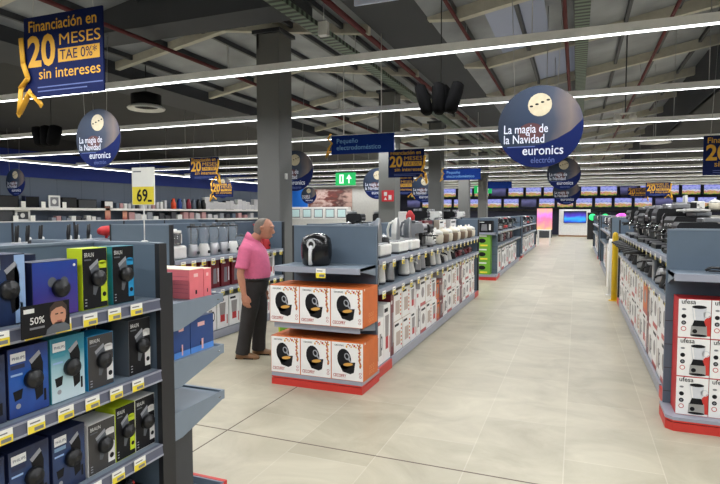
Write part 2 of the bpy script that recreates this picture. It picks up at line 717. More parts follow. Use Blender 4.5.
def tray(label, x, z, hang, wd=0.22):
    t = thing('cable_tray', label, 'cable tray', (x, 0, z))
    q = MB()
    h = wd / 2
    q.prism([(-h, 0.0), (h, 0.0), (h, 0.07), (h - 0.012, 0.07), (h - 0.012, 0.012), (-h + 0.012, 0.012), (-h + 0.012, 0.07), (-h, 0.07)], 'y', -4, 44, TRAYMESH)
    q.build('tray', t)
    for i in range(9):
        y = -2.2 + i * 5.5
        for e in (-1, 1):
            rod(t, 'hanger', (e * (h - 0.006), y, 0.02), (e * (h - 0.006), y, ceilz(x) - z - 0.005), 0.008)


def tray_material():
    m = D.materials.new('perforated_green_tray')
    m.use_nodes = True
    nt = m.node_tree
    tc = nt.nodes.new('ShaderNodeTexCoord')
    wv = nt.nodes.new('ShaderNodeTexWave')
    wv.bands_direction = 'Y'
    wv.inputs['Scale'].default_value = 2.2
    rp = nt.nodes.new('ShaderNodeValToRGB')
    rp.color_ramp.interpolation = 'CONSTANT'
    rp.color_ramp.elements[0].color = lin((40, 46, 42)) + (1,)
    rp.color_ramp.elements[1].color = lin((112, 130, 112)) + (1,)
    rp.color_ramp.elements[1].position = 0.5
    nt.links.new(tc.outputs['Object'], wv.inputs['Vector'])
    nt.links.new(wv.outputs['Fac'], rp.inputs['Fac'])
    nt.links.new(rp.outputs['Color'], nt.nodes['Principled BSDF'].inputs['Base Color'])
    return m


TRAYMESH = tray_material()
# ray ratios X/(z-1.72) read off the photograph keep each run under its own line of the roof
pipe('sprinkler_pipe', 'thin red sprinkler pipe rising past the dark beam into the lit roof bay', 'pipe', -1.78, 4.7, 0.028, REDPIPE, hang=roofz(-1.78))
pipe('sprinkler_pipe', 'red sprinkler pipe running beside the green ladder cable tray', 'pipe', -0.23, 4.75, 0.035, REDPIPE, hang=roofz(-0.23))
pipe('sprinkler_pipe', 'red sprinkler pipe slanting across the cream roof frames on the open side', 'pipe', 1.35, 4.85, 0.03, REDPIPE, hang=roofz(1.35))
pipe('sprinkler_pipe', 'thick red pipe along the dark grey beam, above the black spotlights', 'pipe', -3.33, 4.7, 0.045, REDPIPE, hang=4.86)
pipe('sprinkler_pipe', 'dull red pipe in the gabled bay beside the big financing sign', 'pipe', -6.53, 4.5, 0.035, REDPIPE, hang=5.1)
tray('green ladder cable tray over the central aisle, above the round sign', 0.02, 4.72, roofz(0.0))
tray('green ladder cable tray passing the top of the thickest pillar', -3.69, 4.45, 4.9)
t = thing('junction_box', 'small white box hanging beside the cable tray near the pillar top', 'junction box', (-3.42, 7.2, 4.25))
b = MB()
b.box(-0.07, 0.07, -0.05, 0.05, 0, 0.2, WHITE, 0.01)
b.build('casing', t)
b = MB()
b.tube([(0, 0, 0.2), (0, 0, ceilz(-3.42) - 4.255)], 0.008, STEEL, 5)
b.build('hanger', t)


SPOTBLACK = mat('spot_black', (8, 8, 9), 0.9, spec=0.1)


def lamp_cluster(x, y, z, top, label):
    t = thing('spotlight_cluster', label, 'spotlight', (x, y, z))
    q = MB()
    q.box(-0.1, 0.1, -0.1, 0.1, 0.0, 0.32, SPOTBLACK, 0.02)
    q.build('bracket', t)
    for s in (-1, 0, 1):
        q = MB()
        q.M = Matrix.Translation((s * 0.19, -0.1, 0.12)) @ Matrix.Rotation(s * 0.3, 4, 'Y')
        q.lathe([(0.06, -0.17), (0.095, -0.13), (0.1, 0.1), (0.085, 0.2), (0.04, 0.22)], (0, 0, 0), SPOTBLACK, 16, 0.8, 1.4)
        h = q.build('lamp_head', t)
    q = MB()
    q.tube([(0, 0, 0.3), (0, 0, top - z)], 0.007, BLACK, 6)
    q.build('rod', t)


lamp_cluster(-1.66, 7.0, 3.03, ceilz(-1.66) - 0.005, 'cluster of black spotlights hanging below the dark beam, near the centre')
lamp_cluster(-9.52, 7.72, 3.06, ceilz(-9.52) - 0.005, 'cluster of black spotlights hanging over the wall with the blue band')
t = thing('high_bay_lamp', 'black round lamp with a white rim under the dark roof, past the financing sign', 'lamp', (-8.35, 9.0, 3.86))
b = MB()
b.lathe([(0.05, 0.02), (0.3, 0.06), (0.3, 0.3), (0.1, 0.36)], (0, 0, 0), MATTBLACK, 24)
b.build('housing', t)
b = MB()
b.lathe([(0.2, 0.06), (0.36, 0.0), (0.38, 0.03), (0.31, 0.08)], (0, 0, 0), WHITE, 24)
b.build('rim', t)
b = MB()
b.tube([(0, 0, 0.36), (0, 0, ceilz(-8.35) - 3.865)], 0.01, BLACK, 6)
b.build('rod', t)
t = thing('high_bay_lamp', 'small pale round lamp far off under the roof over the open side', 'lamp', (2.1, 18.2, 3.75))
b = MB()
b.lathe([(0.1, 0.0), (0.42, 0.02), (0.4, 0.06), (0.1, 0.12)], (0, 0, 0), WHITE, 24)
b.build('rim', t)
b = MB()
b.tube([(0, 0, 0.12), (0, 0, roofz(2.1) - 3.755)], 0.012, STEEL, 6)
b.build('rod', t)
t = thing('ceiling_camera', 'white twin camera hanging among the strip lights over the central aisle', 'camera', (0.86, 12.2, 3.62))
for s in (-1, 1):
    b = MB()
    b.lathe([(0.02, -0.07), (0.07, -0.05), (0.075, 0.02), (0.03, 0.08)], (s * 0.14, 0, 0), WHITE, 12)
    b.build('camera_head', t)
b = MB()
b.box(-0.2, 0.2, -0.02, 0.02, 0.07, 0.1, WHITE)
b.tube([(0, 0, 0.1), (0, 0, roofz(0.86) - 3.625)], 0.012, DKGREY, 6)
b.build('bracket', t)

# ---------------------------------------------------------------- hanging signs
SKY = ramp_material('round_sign_sky', [(0.0, (10, 28, 50)), (0.4, (22, 42, 68)), (0.62, (52, 60, 78)), (0.8, (110, 98, 94)), (1.0, (62, 64, 84))], 'X', 0.35, 1.6, rough=0.6)
MOON = mat('sign_moon', (190, 178, 150), 0.5, var=0.12, scale=12)
DUSK = mat('sign_dusk_red', (84, 48, 52), 0.5, var=0.2, scale=10)
SIGNTEXT = mat('sign_text_pale', (214, 218, 232), 0.5)
DIMTEXT = mat('sign_text_dim', (84, 100, 158), 0.6)
DIRTEXT = mat('directory_text', (108, 158, 204), 0.5)


def wires(t, pts, m=STEEL):
    for a, c in pts:
        p = t.matrix_basis @ Vector(c)
        wr = 0.009 if m is WHITE else 0.004
        rod(t, 'wire', a, (c[0], c[1], (ceilz(p.x) - t.location.z - 0.005) / t.scale.x), wr, m)


def finance_sign(label, x, y, z, top, ribbon_left, rot=0.0, wd=1.07, h=0.8, group=None, size=1.0):
    t = thing('financing_sign', label, 'sign', (x, y, z), rot, group)
    t.scale = (size, size, size)
    q = MB()
    q.box(0, wd, 0, 0.018, 0, h, SIGNBLUE)
    F = Face(q, (0, 0, 0), (1, 0, 0), (0, 0, 1))
    F.text('Financiación en', 0.06, h * 0.815, 0.155, GOLD, bold=0.012, width=0.9)
    F.text('20', 0.045, h * 0.39, 0.42, GOLD, bold=0.03, width=0.38)
    F.text('MESES', 0.47, h * 0.61, 0.155, GOLD, bold=0.0, width=0.53)
    F.rect(0.46, 1.0, h * 0.4, h * 0.565, GOLD)
    F.text('TAE 0%*', 0.485, h * 0.43, 0.135, SIGNBLUE, bold=0.004, width=0.48)
    F.text('sin intereses', 0.19, h * 0.22, 0.15, GOLD, bold=0.006, width=0.81)
    for i in range(2):
        F.rect(0.17, 1.03 - 0.2 * i, h * (0.11 - 0.05 * i), h * (0.125 - 0.05 * i), DIMTEXT)
    q.build('board', t)
    pts = [(-0.02, 0.6), (0.0, 0.34), (0.064, 0.19), (-0.04, 0.10), (-0.08, -0.16), (0.08, 0.05), (0.23, -0.08)]
    q = MB()
    for (a, c), (d, e) in zip(pts, pts[1:]):
        if not ribbon_left:
            a, d = wd - a, wd - d
        q.tube([(a, -0.02, c), (d, -0.02, e)], 0.035, GOLD, 8, 0.35)
        q.lathe([(0.01, -0.036), (0.036, 0), (0.01, 0.036)], (d, -0.02, e), GOLD, 8, 1, 0.3)
    q.build('ribbon_star', t)
    wires(t, [((0.12, 0.01, h), (0.22, 0.01, top - z)), ((wd - 0.12, 0.01, h), (wd - 0.22, 0.01, top - z))])


finance_sign('big blue financing sign hanging above the hair clipper shelves, largest of its kind', -5.28, 4.0, 2.895, 4.85, True, math.radians(1), 1.04, 0.8)
finance_sign('blue financing sign hanging in front of the pillar with the red fire sign', -4.2, 12.4, 2.56, 4.85, False, size=0.82)
finance_sign('blue financing sign hanging past the pillar side nearer the blue banded wall', -11.3, 14.0, 2.76, 4.8, False, h=0.68)
finance_sign('blue financing sign cut off by the edge of the view above the coffee machines', 2.3, 12.6, 2.46, roofz(2.5), False, h=0.78)
finance_sign('small far financing sign before the upper row of televisions', 3.1, 30.0, 2.54, 4.65, False, h=0.66)
finance_sign('tiny financing sign hanging lower than its neighbour before the far televisions', 2.93, 38.0, 2.64, 4.6, False, h=0.66)
finance_sign('small financing sign between two far pillars before the televisions', -8.0, 24.0, 2.55, 4.8, False, h=0.9)
finance_sign('small financing sign low on the blue banded wall side, behind a round sign', -14.6, 19.5, 2.4, 4.8, True, h=0.6)


def disc(q, r, y0, y1, m, n=40):
    q.prism([(r * math.cos(2 * PI * i / n), r * math.sin(2 * PI * i / n)) for i in range(n)], 'y', y0, y1, m)


def christmas_sign(label, x, y, z, top, r=0.495, rot=0.0):
    t = thing('round_sign', label, 'sign', (x, y, z), rot, 'round christmas signs')
    q = MB()
    disc(q, r, 0.0, 0.02, SKY)
    F = Face(q, (0, 0, 0), (1, 0, 0), (0, 0, 1))
    arc = [(r * 0.998 * math.cos(math.radians(a)), r * 0.998 * math.sin(math.radians(a))) for a in range(-152, 9, 5)]
    curve = [(0.72 * r, -0.13 * r), (0.4 * r, -0.31 * r), (0.05 * r, -0.43 * r), (-0.4 * r, -0.5 * r)]
    F.poly(arc + curve, ROYAL, 1)
    F.circ(0.0, 0.53 * r, 0.28 * r, MOON, 1)
    for i in range(4):
        F.circ(-0.2 * r + 0.13 * r * i, (0.5 + 0.045 * i) * r, 0.045 * r, INK, 2, 0.025 * r, 8)
    F.circ(-0.2 * r, -0.12 * r, 0.3 * r, DUSK, 1, 0.22 * r)
    F.text('La magia de', -0.86 * r, -0.14 * r, 0.3 * r, SIGNTEXT, bold=0.006, width=1.04 * r, lift=4)
    F.text('la Navidad', -0.86 * r, -0.39 * r, 0.3 * r, SIGNTEXT, bold=0.006, width=0.96 * r, lift=4)
    F.rect(-0.76 * r, -0.1 * r, -0.49 * r, -0.465 * r, DIMTEXT, 4)
    F.text('euronics', 0.08 * r, -0.68 * r, 0.32 * r, SIGNTEXT, 'CENTER', bold=0.008, width=0.95 * r, lift=4)
    F.text('electrón', 0.08 * r, -0.88 * r, 0.2 * r, DIMTEXT, 'CENTER', bold=0.006, width=0.55 * r, lift=4)
    q.build('disc', t)
    wires(t, [((-0.6 * r, 0.01, 0.79 * r), (-0.75 * r, 0.01, top - z)), ((0.4 * r, 0.01, 0.9 * r), (0.55 * r, 0.01, top - z))])


christmas_sign('large round blue sign with a pale moon hanging over the central aisle', -0.44, 7.0, 2.765, 4.95)
christmas_sign('round blue moon sign partly hidden behind the largest round sign', -0.4, 18.0, 2.93, 5.0)
christmas_sign('small round blue sign lowest in the row over the central aisle', -0.44, 25.0, 2.62, 5.0, 0.55)
christmas_sign('round blue moon sign below the big financing sign', -7.55, 7.0, 2.98, 4.82)
christmas_sign('round blue sign seen narrow against the blue wall band above the wall shelves', -18.9, 13.8, 2.83, 4.78)
christmas_sign('round blue moon sign peeking out beside the thickest pillar', -6.5, 12.0, 2.76, 4.95, 0.5)
christmas_sign('small round sign with a gold ribbon over the red and black bottles', -14.4, 20.0, 2.83, 4.78, 0.46)
christmas_sign('round blue sign half hidden by the financing sign at the second pillar', -5.95, 16.5, 2.66, 4.85, 0.5)
christmas_sign('small round sign behind the pillar with the red fire sign', -5.2, 19.5, 2.6, 4.85, 0.5)
christmas_sign('tiny round sign low by the blue poster wall beyond the thickest pillar', -12.5, 24.5, 2.6, 4.78, 0.42)


def directory_sign(label, x, y, z, wd, h, lines, top, ribbon=True, wf=0.08):
    t = thing('directory_sign', label, 'sign', (x, y, z))
    q = MB()
    q.box(0, wd, 0, 0.03, 0, h, DIRBLUE)
    F = Face(q, (0, 0, 0), (1, 0, 0), (0, 0, 1))
    for i, s in enumerate(lines):
        F.text(s, 0.1, h * (0.58 - 0.36 * i), h * 0.36, DIRTEXT, bold=0.004)
    q.build('board', t)
    if ribbon:
        q = MB()
        pts = [(0.0, h * 1.1), (-0.06, h * 0.85), (0.02, h * 0.6), (-0.04, h * 0.35), (-0.1, -0.05), (0.0, 0.06)]
        q.tube([(a, -0.02, c) for a, c in pts], 0.03, GOLD, 8, 0.5)
        q.build('ribbon_star', t)
    wires(t, [((wf * wd, 0.015, h), (wf * wd, 0.015, top - z)), (((0.8 if wf > 0.1 else 0.92) * wd, 0.015, h), ((0.8 if wf > 0.1 else 0.92) * wd, 0.015, top - z))], WHITE)


directory_sign('wide blue directory sign for small appliances hanging beside the thickest pillar', -4.13, 9.0, 2.77, 1.18, 0.33, ['Pequeño', 'electrodoméstico'], 4.95, wf=0.2)
directory_sign('middle blue directory sign with gold ribbon hanging before the far pillars', -3.93, 17.0, 2.75, 1.16, 0.34, ['Pequeño', 'electrodoméstico'], 4.9)
directory_sign('small plain blue directory sign hanging far off beyond the other two', -4.05, 27.0, 2.9, 1.13, 0.33, [], 4.9, False)


def exit_sign(label, x, y, z, wd, h, top):
    t = thing('exit_sign', label, 'exit sign', (x, y, z))
    q = MB()
    q.box(0, wd, 0, 0.06, 0, h, EXITGREEN)
    F = Face(q, (0, 0, 0), (1, 0, 0), (0, 0, 1))
    F.rect(wd * 0.2, wd * 0.42, h * 0.15, h * 0.85, EXITWHITE)
    F.rect(wd * 0.27, wd * 0.34, h * 0.25, h * 0.75, EXITGREEN, 2)
    F.rect(wd * 0.67, wd * 0.73, h * 0.15, h * 0.55, EXITWHITE)
    F.poly([(wd * 0.56, h * 0.5), (wd * 0.84, h * 0.5), (wd * 0.7, h * 0.86)], EXITWHITE)
    q.build('light_box', t)
    wires(t, [((0.1 * wd, 0.03, h), (0.1 * wd, 0.03, top - z)), ((0.9 * wd, 0.03, h), (0.9 * wd, 0.03, top - z))])


exit_sign('green exit sign with a white arrow hanging below the wide directory sign', -5.4, 12.0, 2.38, 0.5, 0.3, 4.9)
exit_sign('small far green exit sign between two pillars', -6.1, 35.0, 2.95, 1.1, 0.5, 4.9)
t = thing('hanging_board', 'plain pale board cut off by the top of the view, under the dark beam', 'sign', (-2.46, 6.0, 4.13))
b = MB()
b.box(0, 0.54, 0, 0.03, 0, 0.5, mat('pale_board', (200, 208, 232), 0.5))
b.build('panel', t)
wires(t, [((0.1, 0.015, 0.5), (0.1, 0.015, 0.68)), ((0.44, 0.015, 0.5), (0.44, 0.015, 0.68))])

# ---------------------------------------------------------------- shelving
PHI = math.radians(21.67)


def y_on(px, X):
    """Depth of the point on the plane x = X that the photograph shows in column px at eye height."""
    return X / math.tan(math.atan((px - 360) / 545.0) - PHI)


TAGMESH = {}


def price_tag(parent, x, y, z, rotz, wd=0.06, hh=0.05):
    key = (wd, hh)
    if key not in TAGMESH:
        q = MB()
        q.box(-wd / 2, wd / 2, -0.003, 0, -hh, 0, TAGWHITE)
        F = Face(q, (-wd / 2, -0.003, -hh), (1, 0, 0), (0, 0, 1))
        F.rect(0, wd, 0, hh * 0.55, YELLOW)
        F.rect(wd * 0.35, wd * 0.9, hh * 0.12, hh * 0.38, INKGREY, 2)
        F.rect(wd * 0.1, wd * 0.7, hh * 0.7, hh * 0.8, INKGREY, 2)
        o = q.build('price_tag', parent, (x, y, z), rotz)
        TAGMESH[key] = o.data
        return o
    o = D.objects.new('price_tag', TAGMESH[key])
    COL.objects.link(o)
    o.parent = parent
    o.location = (x, y, z)
    o.rotation_euler = (0, 0, rotz)
    return o


def side_shelf(t, T, s, xf, xb, y0, y1, z, tags, strip=0.05, drop=0.0, two_tone=False, tagsize=(0.06, 0.06)):
    """One shelf along y: board, price strip and tags; s = +1 faces +x. T takes world coordinates to the thing's own."""
    q = MB()
    q.M = T
    q.box(min(xf, xb), max(xf, xb), y0, y1, z - 0.03, z, SHELFGREY)
    sh = q.build('shelf', t)
    q = MB()
    q.M = T
    a, c = xf, xf + s * 0.018
    q.prism([(a, z - strip), (c + s * 0.006, z - strip), (c, z), (a, z)], 'y', y0, y1, STRIPDARK if two_tone else STRIPGREY)
    if two_tone:
        q.box(min(c, c + s * 0.004), max(c, c + s * 0.004), y0, y1, z - 0.008, z, STRIPGREY)
        q.box(min(c, c + s * 0.008), max(c, c + s * 0.008), y0, y1, z - strip, z - strip + 0.008, STRIPGREY)
    q.build('price_strip', sh)
    for y in tags:
        p = T @ Vector((xf + s * 0.026, y, z - 0.002 - drop))
        price_tag(sh, p.x, p.y, p.z, s * PI / 2, *tagsize)
    return sh


def gondola(label, xf, s, y0, y1, top, shelves, ends=(True, True), depth=0.44, tag_step=0.34, two_tone=False, drop=0.0, red=0.4, strip=0.05, group=None, vis_tags=True, tagsize=(0.06, 0.06)):
    c = xf - s * (depth + 0.03)
    t = thing('gondola_shelving', label, 'shelving', (c, y0, 0), 0, group)
    T = Matrix.Translation((-c, -y0, 0))
    xo = c - s * (depth + 0.03)
    q = MB()
    q.M = T
    q.box(c - 0.025, c + 0.025, y0, y1, 0.1, top, PANELGREY)
    n = max(1, round((y1 - y0) / 1.0))
    for i in range(1, n):
        y = y0 + (y1 - y0) * i / n
        q.box(c - 0.03, c + 0.03, y - 0.015, y + 0.015, 0.1, top + 0.005, POSTBLACK)
    q.box(c - 0.03, c + 0.03, y0, y1, top, top + 0.012, SHELFGREY)
    q.build('back_panel', t)
    q = MB()
    q.M = T
    q.box(min(xf, xo), max(xf, xo), y0, y1, 0.0, 0.1, SHELFGREY)
    q.box(min(xf, xf + s * 0.02), max(xf, xf + s * 0.02), y0 + red, y1 - red, 0.015, 0.115, STRIPGREY)
    if red > 0:
        q.box(min(xf, xf + s * 0.02), max(xf, xf + s * 0.02), y0, y0 + red, 0.0, 0.1, RED)
        q.box(min(xf, xf + s * 0.02), max(xf, xf + s * 0.02), y1 - red, y1, 0.0, 0.1, RED)
    q.build('base', t)
    for e, y in zip(ends, (y0, y1)):
        if not e:
            continue
        q = MB()
        q.M = T
        a, d = (y - 0.05, y) if y == y0 else (y, y + 0.05)
        q.box(min(xf, xo), max(xf, xo), a, d, 0.1, top, PANELGREY)
        for x in (xf, xo):
            q.box(x - 0.014, x + 0.014, a - 0.001, d + 0.001, 0.1, top + 0.005, POSTBLACK)
        q.box(min(xf, xo), max(xf, xo), a, d, top, top + 0.01, SHELFGREY)
        q.build('end_panel', t)
    for z in shelves:
        tags = []
        y = y0 + 0.15
        while vis_tags and y < y1 - 0.05:
            tags.append(y)
            y += tag_step
        side_shelf(t, T, s, xf, c + s * 0.025, y0 + 0.01, y1 - 0.01, z, tags, strip, drop, two_tone, tagsize)
    return t


def endcap(label, x0, x1, yf, yb, top, shelves, base=0.12, group=None, tagx=(), chamfer=0.0):
    """End display facing the viewer (-y): base with red kick, shelves with a pale front strip."""
    cx = (x0 + x1) / 2
    t = thing('endcap_display', label, 'shelving', (cx, yb, 0), 0, group)
    T = Matrix.Translation((-cx, -yb, 0))
    q = MB()
    q.M = T
    out = [(x0 + chamfer, yf), (x1 - chamfer, yf), (x1, yf + chamfer), (x1, yb), (x0, yb), (x0, yf + chamfer)] if chamfer else [(x0, yf), (x1, yf), (x1, yb), (x0, yb)]
    q.prism(out, 'z', 0.0, 0.066, RED)
    ins = [(x0 + chamfer + 0.01, yf + 0.012), (x1 - chamfer - 0.01, yf + 0.012), (x1 - 0.012, yf + chamfer), (x1 - 0.012, yb), (x0 + 0.012, yb), (x0 + 0.012, yf + chamfer)] if chamfer else [(x0 + 0.012, yf + 0.012), (x1 - 0.012, yf + 0.012), (x1 - 0.012, yb), (x0 + 0.012, yb)]
    q.prism(ins, 'z', 0.066, 0.073, DKGREY)
    q.prism(out, 'z', 0.073, 0.086, RED)
    q.prism(out, 'z', 0.086, base, STRIPGREY)
    q.build('base', t)
    q = MB()
    q.M = T
    q.box(x0 + 0.02, x1 - 0.02, yb - 0.035, yb - 0.005, base, top, PANELGREY)
    for i in range(4):
        z = base + 0.1 + i * 0.2
        q.box(x0 + 0.02, x1 - 0.02, yb - 0.037, yb - 0.034, z, z + 0.006, DKGREY)
    q.box(x0 + 0.02, x1 - 0.02, yb - 0.04, yb, top, top + 0.012, SHELFGREY)
    q.build('back_panel', t)
    for i, z in enumerate(shelves):
        q = MB()
        q.M = T
        q.box(x0 + 0.03, x1 - 0.03, yf + 0.03, yb - 0.035, z - 0.03, z, SHELFGREY)
        for x in (x0 + 0.03, x1 - 0.035):
            q.prism([(yf + 0.03, z - 0.03), (yb - 0.035, z - 0.11), (yb - 0.035, z), (yf + 0.03, z)], 'x', x, x + 0.005, SHELFGREY)
        sh = q.build('shelf', t)
        q = MB()
        q.M = T
        q.box(x0 + 0.03, x1 - 0.03, yf + 0.008, yf + 0.03, z - 0.055, z, STRIPGREY)
        q.build('price_strip', sh)
        if i == 0:
            for x in tagx:
                price_tag(sh, x - cx, yf + 0.006 - yb, z - 0.01, 0, 0.1, 0.09)
    return t


# the hair clipper shelving close to the viewer
gondola('grey shelving with slotted black upright, filled with hair clipper boxes', -1.9, 1, 0.5, 2.1, 1.565, [1.305, 0.953, 0.58, 0.2], ends=(False, True), depth=0.41, tag_step=0.128, two_tone=True, red=0, strip=0.056, tagsize=(0.07, 0.052))
t = thing('endcap_display', 'bare grey tapered shelves with pink and dark blue cartons behind black upright', 'shelving', (-2.35, 2.17, 0))
T = Matrix.Translation((2.35, -2.17, 0))
b = MB()
b.M = T
b.box(-2.76, -1.935, 2.17, 2.2, 0.1, 1.55, PANELGREY)
b.build('back_panel', t)
for x in (-1.93, -2.8):
    b = MB()
    b.M = T
    b.box(x, x + 0.035, 2.155, 2.2, 0.0, 1.42, POSTBLACK)
    b.build('upright', t)
for x in (-2.02, -2.74):
    b = MB()
    b.M = T
    b.box(x, x + 0.07, 2.21, 2.4, 0.1, 0.64, DKGREY)
    b.build('foot_post', t)
for z in (1.245, 0.945, 0.675):
    b = MB()
    b.M = T
    b.box(-2.8, -1.9, 2.2, 2.62, z - 0.025, z, SHELFGREY)
    for x in (-2.8, -1.905):
        b.prism([(2.2, z - 0.13), (2.26, z - 0.13), (2.62, z - 0.035), (2.62, z + 0.012), (2.2, z + 0.012)], 'x', x, x + 0.006, SHELFGREY)
    b.box(-2.8, -1.9, 2.61, 2.63, z - 0.04, z + 0.012, SHELFGREY)
    b.lathe([(0.012, 0), (0.012, 0.004)], (-1.905, 2.58, z - 0.02), CHROME, 10)
    b.build('shelf', t)
b = MB()
b.M = T
b.box(-2.8, -1.9, 2.2, 2.6, 0.0, 0.1, SHELFGREY)
b.box(-2.8, -1.9, 2.6, 2.612, 0.0, 0.14, SHELFGREY)
b.box(-2.8, -1.895, 2.612, 2.635, 0.0, 0.142, RED)
b.box(-1.9, -1.892, 2.53, 2.612, 0.0, 0.135, RED)
b.prism([(2.22, 0.1), (2.6, 0.1), (2.6, 0.135), (2.22, 0.125)], 'x', -1.91, -1.9, SHELFGREY)
for i in range(7):
    b.box(-1.935, -1.915, 2.24 + 0.05 * i, 2.265 + 0.05 * i, 0.1, 0.104, DKGREY)
b.build('base', t)

# long central shelving with the air fryer boxes at its end
gondola('long central grey shelving of kettles and cartons behind the air fryer boxes', -1.9, 1, 5.25, 11.45, 1.58, [1.235, 0.925], tag_step=0.34, drop=0.022, red=0.45, tagsize=(0.1, 0.085))
endcap('red-based end display holding two tiers of air fryer boxes', -2.83, -1.85, 4.71, 5.195, 1.58, [1.195, 0.635], base=0.122, tagx=(-2.28,))
gondola('grey shelving with red base beyond the long central shelving, green cartons at its end', -1.92, 1, 14.55, 20.8, 1.58, [1.22, 0.86], tag_step=0.5, red=0.4)
endcap('small end display holding a stack of green cartons', -2.8, -1.88, 14.1, 14.495, 1.58, [1.22], base=0.14)
gondola('far grey shelving past the green cartons, reaching towards the pink screen', -1.95, 1, 22.0, 29.5, 1.58, [1.22, 0.86], tag_step=0.7, red=0.4)
endcap('far end display with a red base just past the green carton shelving', -2.85, -1.92, 21.5, 21.945, 1.58, [1.22], base=0.14)
# right hand side
gondola('grey shelving with coffee machines on top, behind the blender cartons', 0.77, -1, 5.28, 11.5, 1.58, [1.325, 0.965], tag_step=0.38, drop=0.012, red=0.45, tagsize=(0.08, 0.06), strip=0.042)
endcap('red-based end display stacked with boxed blenders at the edge of the view', 0.69, 1.72, 4.84, 5.225, 1.575, [1.245], base=0.112, chamfer=0.05)
gondola('grey shelving beyond the yellow post', 0.77, -1, 14.3, 20.0, 1.6, [1.22, 0.86], tag_step=0.6, red=0.4)
gondola('far grey shelving at the end of the row behind the yellow post', 0.77, -1, 22.0, 29.0, 1.6, [1.22, 0.86], tag_step=0.8, red=0.4)
# behind the man and out to the wall
gondola('grey shelving lined with jar blenders behind the man in the pink shirt', -4.55, 1, 5.3, 7.95, 1.57, [1.135, 0.69], tag_step=0.2, drop=0.02, red=0, tagsize=(0.085, 0.075))
gondola('grey shelving with hair straighteners standing on its upper shelf', -7.1, 1, 4.4, 9.6, 1.575, [1.3, 0.9], tag_step=0.8, red=0, vis_tags=False)


def wall_shelf(label, z, y0, y1, strip):
    t = thing('wall_shelf', label, 'shelf', (-19.7, y0, z))
    q = MB()
    q.box(-0.3, 0.25, 0, y1 - y0, -0.05, 0, SHELFGREY)
    q.build('board', t)
    q = MB()
    q.box(0.25, 0.28, 0, y1 - y0, -0.09, 0.01, strip)
    q.build('price_strip', t)


wall_shelf('upper long shelf on the blue banded wall', 1.92, 8, 40, OFFWHITE)
wall_shelf('lower long shelf on the blue banded wall', 1.4, 8, 40, OFFWHITE)
wall_shelf('lowest long shelf on the blue banded wall', 0.9, 8, 40, SHELFGREY)


# ---------------------------------------------------------------- product builders (front faces -y, base at z = 0, centred unless noted)
MIDPRINT = mat('print_mid_grey', (146, 140, 138), 0.5)
PALEPRINT = mat('print_pale_brown', (186, 168, 154), 0.5)
REDPRINT = mat('print_dull_red', (186, 92, 88), 0.5)


def carton(name, body, front, style, cat='carton'):
    def mk():
        t = thing(name, 'carton', cat)
        q = MB()
        q.box(-0.5, 0.5, -0.5, 0.5, 0, 1, body)
        F = Face(q, (-0.5, -0.5, 0), (1, 0, 0), (0, 0, 1))
        F.rect(0.01, 0.99, 0.005, 0.995, front, 1)
        style(F)
        o = q.build('box', t)
        return t
    return Proto(mk)


def st_red_jar(F):
    F.rect(0.1, 0.62, 0.86, 0.93, INK, 2)
    F.poly([(0.25, 0.42), (0.7, 0.42), (0.76, 0.8), (0.2, 0.8)], MIDPRINT, 2).rect(0.28, 0.68, 0.2, 0.42, BOXRED, 2)
    F.rect(0.84, 0.93, 0.1, 0.4, REDPRINT, 2)


def st_kettle(F):
    F.rect(0.08, 0.5, 0.85, 0.93, REDPRINT, 2)
    F.poly([(0.3, 0.18), (0.72, 0.18), (0.66, 0.66), (0.36, 0.66)], MIDPRINT, 2).ring(0.72, 0.44, 0.16, 0.05, INK, 2)
    F.rect(0.06, 0.2, 0.1, 0.6, PALEPRINT, 2)


def st_bars(F):
    F.rect(0.0, 1.0, 0.0, 0.12, REDPRINT, 2).circ(0.5, 0.5, 0.25, MIDPRINT, 2, 0.2).rect(0.15, 0.85, 0.82, 0.9, INK, 2)


def st_dark(F):
    F.rect(0.15, 0.5, 0.84, 0.9, WHITE, 2).poly([(0.3, 0.15), (0.7, 0.15), (0.66, 0.7), (0.34, 0.7)], INKGREY, 2).rect(0.8, 0.92, 0.2, 0.7, WHITE, 2)


def st_leaf(F):
    F.poly([(0.25, 0.2), (0.75, 0.2), (0.75, 0.65), (0.25, 0.65)], PALEPRINT, 2)
    for i in range(6):
        F.circ(0.86, 0.16 + 0.13 * i, 0.07, LEAF if i % 2 else BOXRED, 2, 0.04, 8)
    F.rect(0.08, 0.55, 0.84, 0.92, INK, 2)


def st_green(F):
    F.rect(0.0, 0.12, 0.0, 1.0, LIME, 2).circ(0.55, 0.5, 0.2, INK, 2, 0.16).rect(0.2, 0.8, 0.8, 0.9, WHITE, 2).rect(0.45, 0.85, 0.1, 0.22, YELLOW, 2)


P_RED = carton('blender_carton', PAPER, PAPER, st_red_jar)
P_KET = carton('kettle_carton', PAPER, PAPER, st_kettle)
P_BAR = carton('appliance_carton', mat('carton_grey', (176, 172, 170), 0.5), PAPER, st_bars)
P_DRK = carton('juicer_carton', DARKRED, DARKRED, st_dark)
P_LEAF = carton('grill_carton', mat('carton_kraft', (190, 176, 158), 0.6), PAPER, st_leaf)
P_ORG = carton('heater_carton', ORANGE, ORANGE, st_bars)
P_GRN = carton('steam_mop_carton', mat('carton_green_side', (92, 140, 40), 0.5), GREEN, st_green)
P_BLK = carton('oven_carton', MATTBLACK, INK, st_dark)


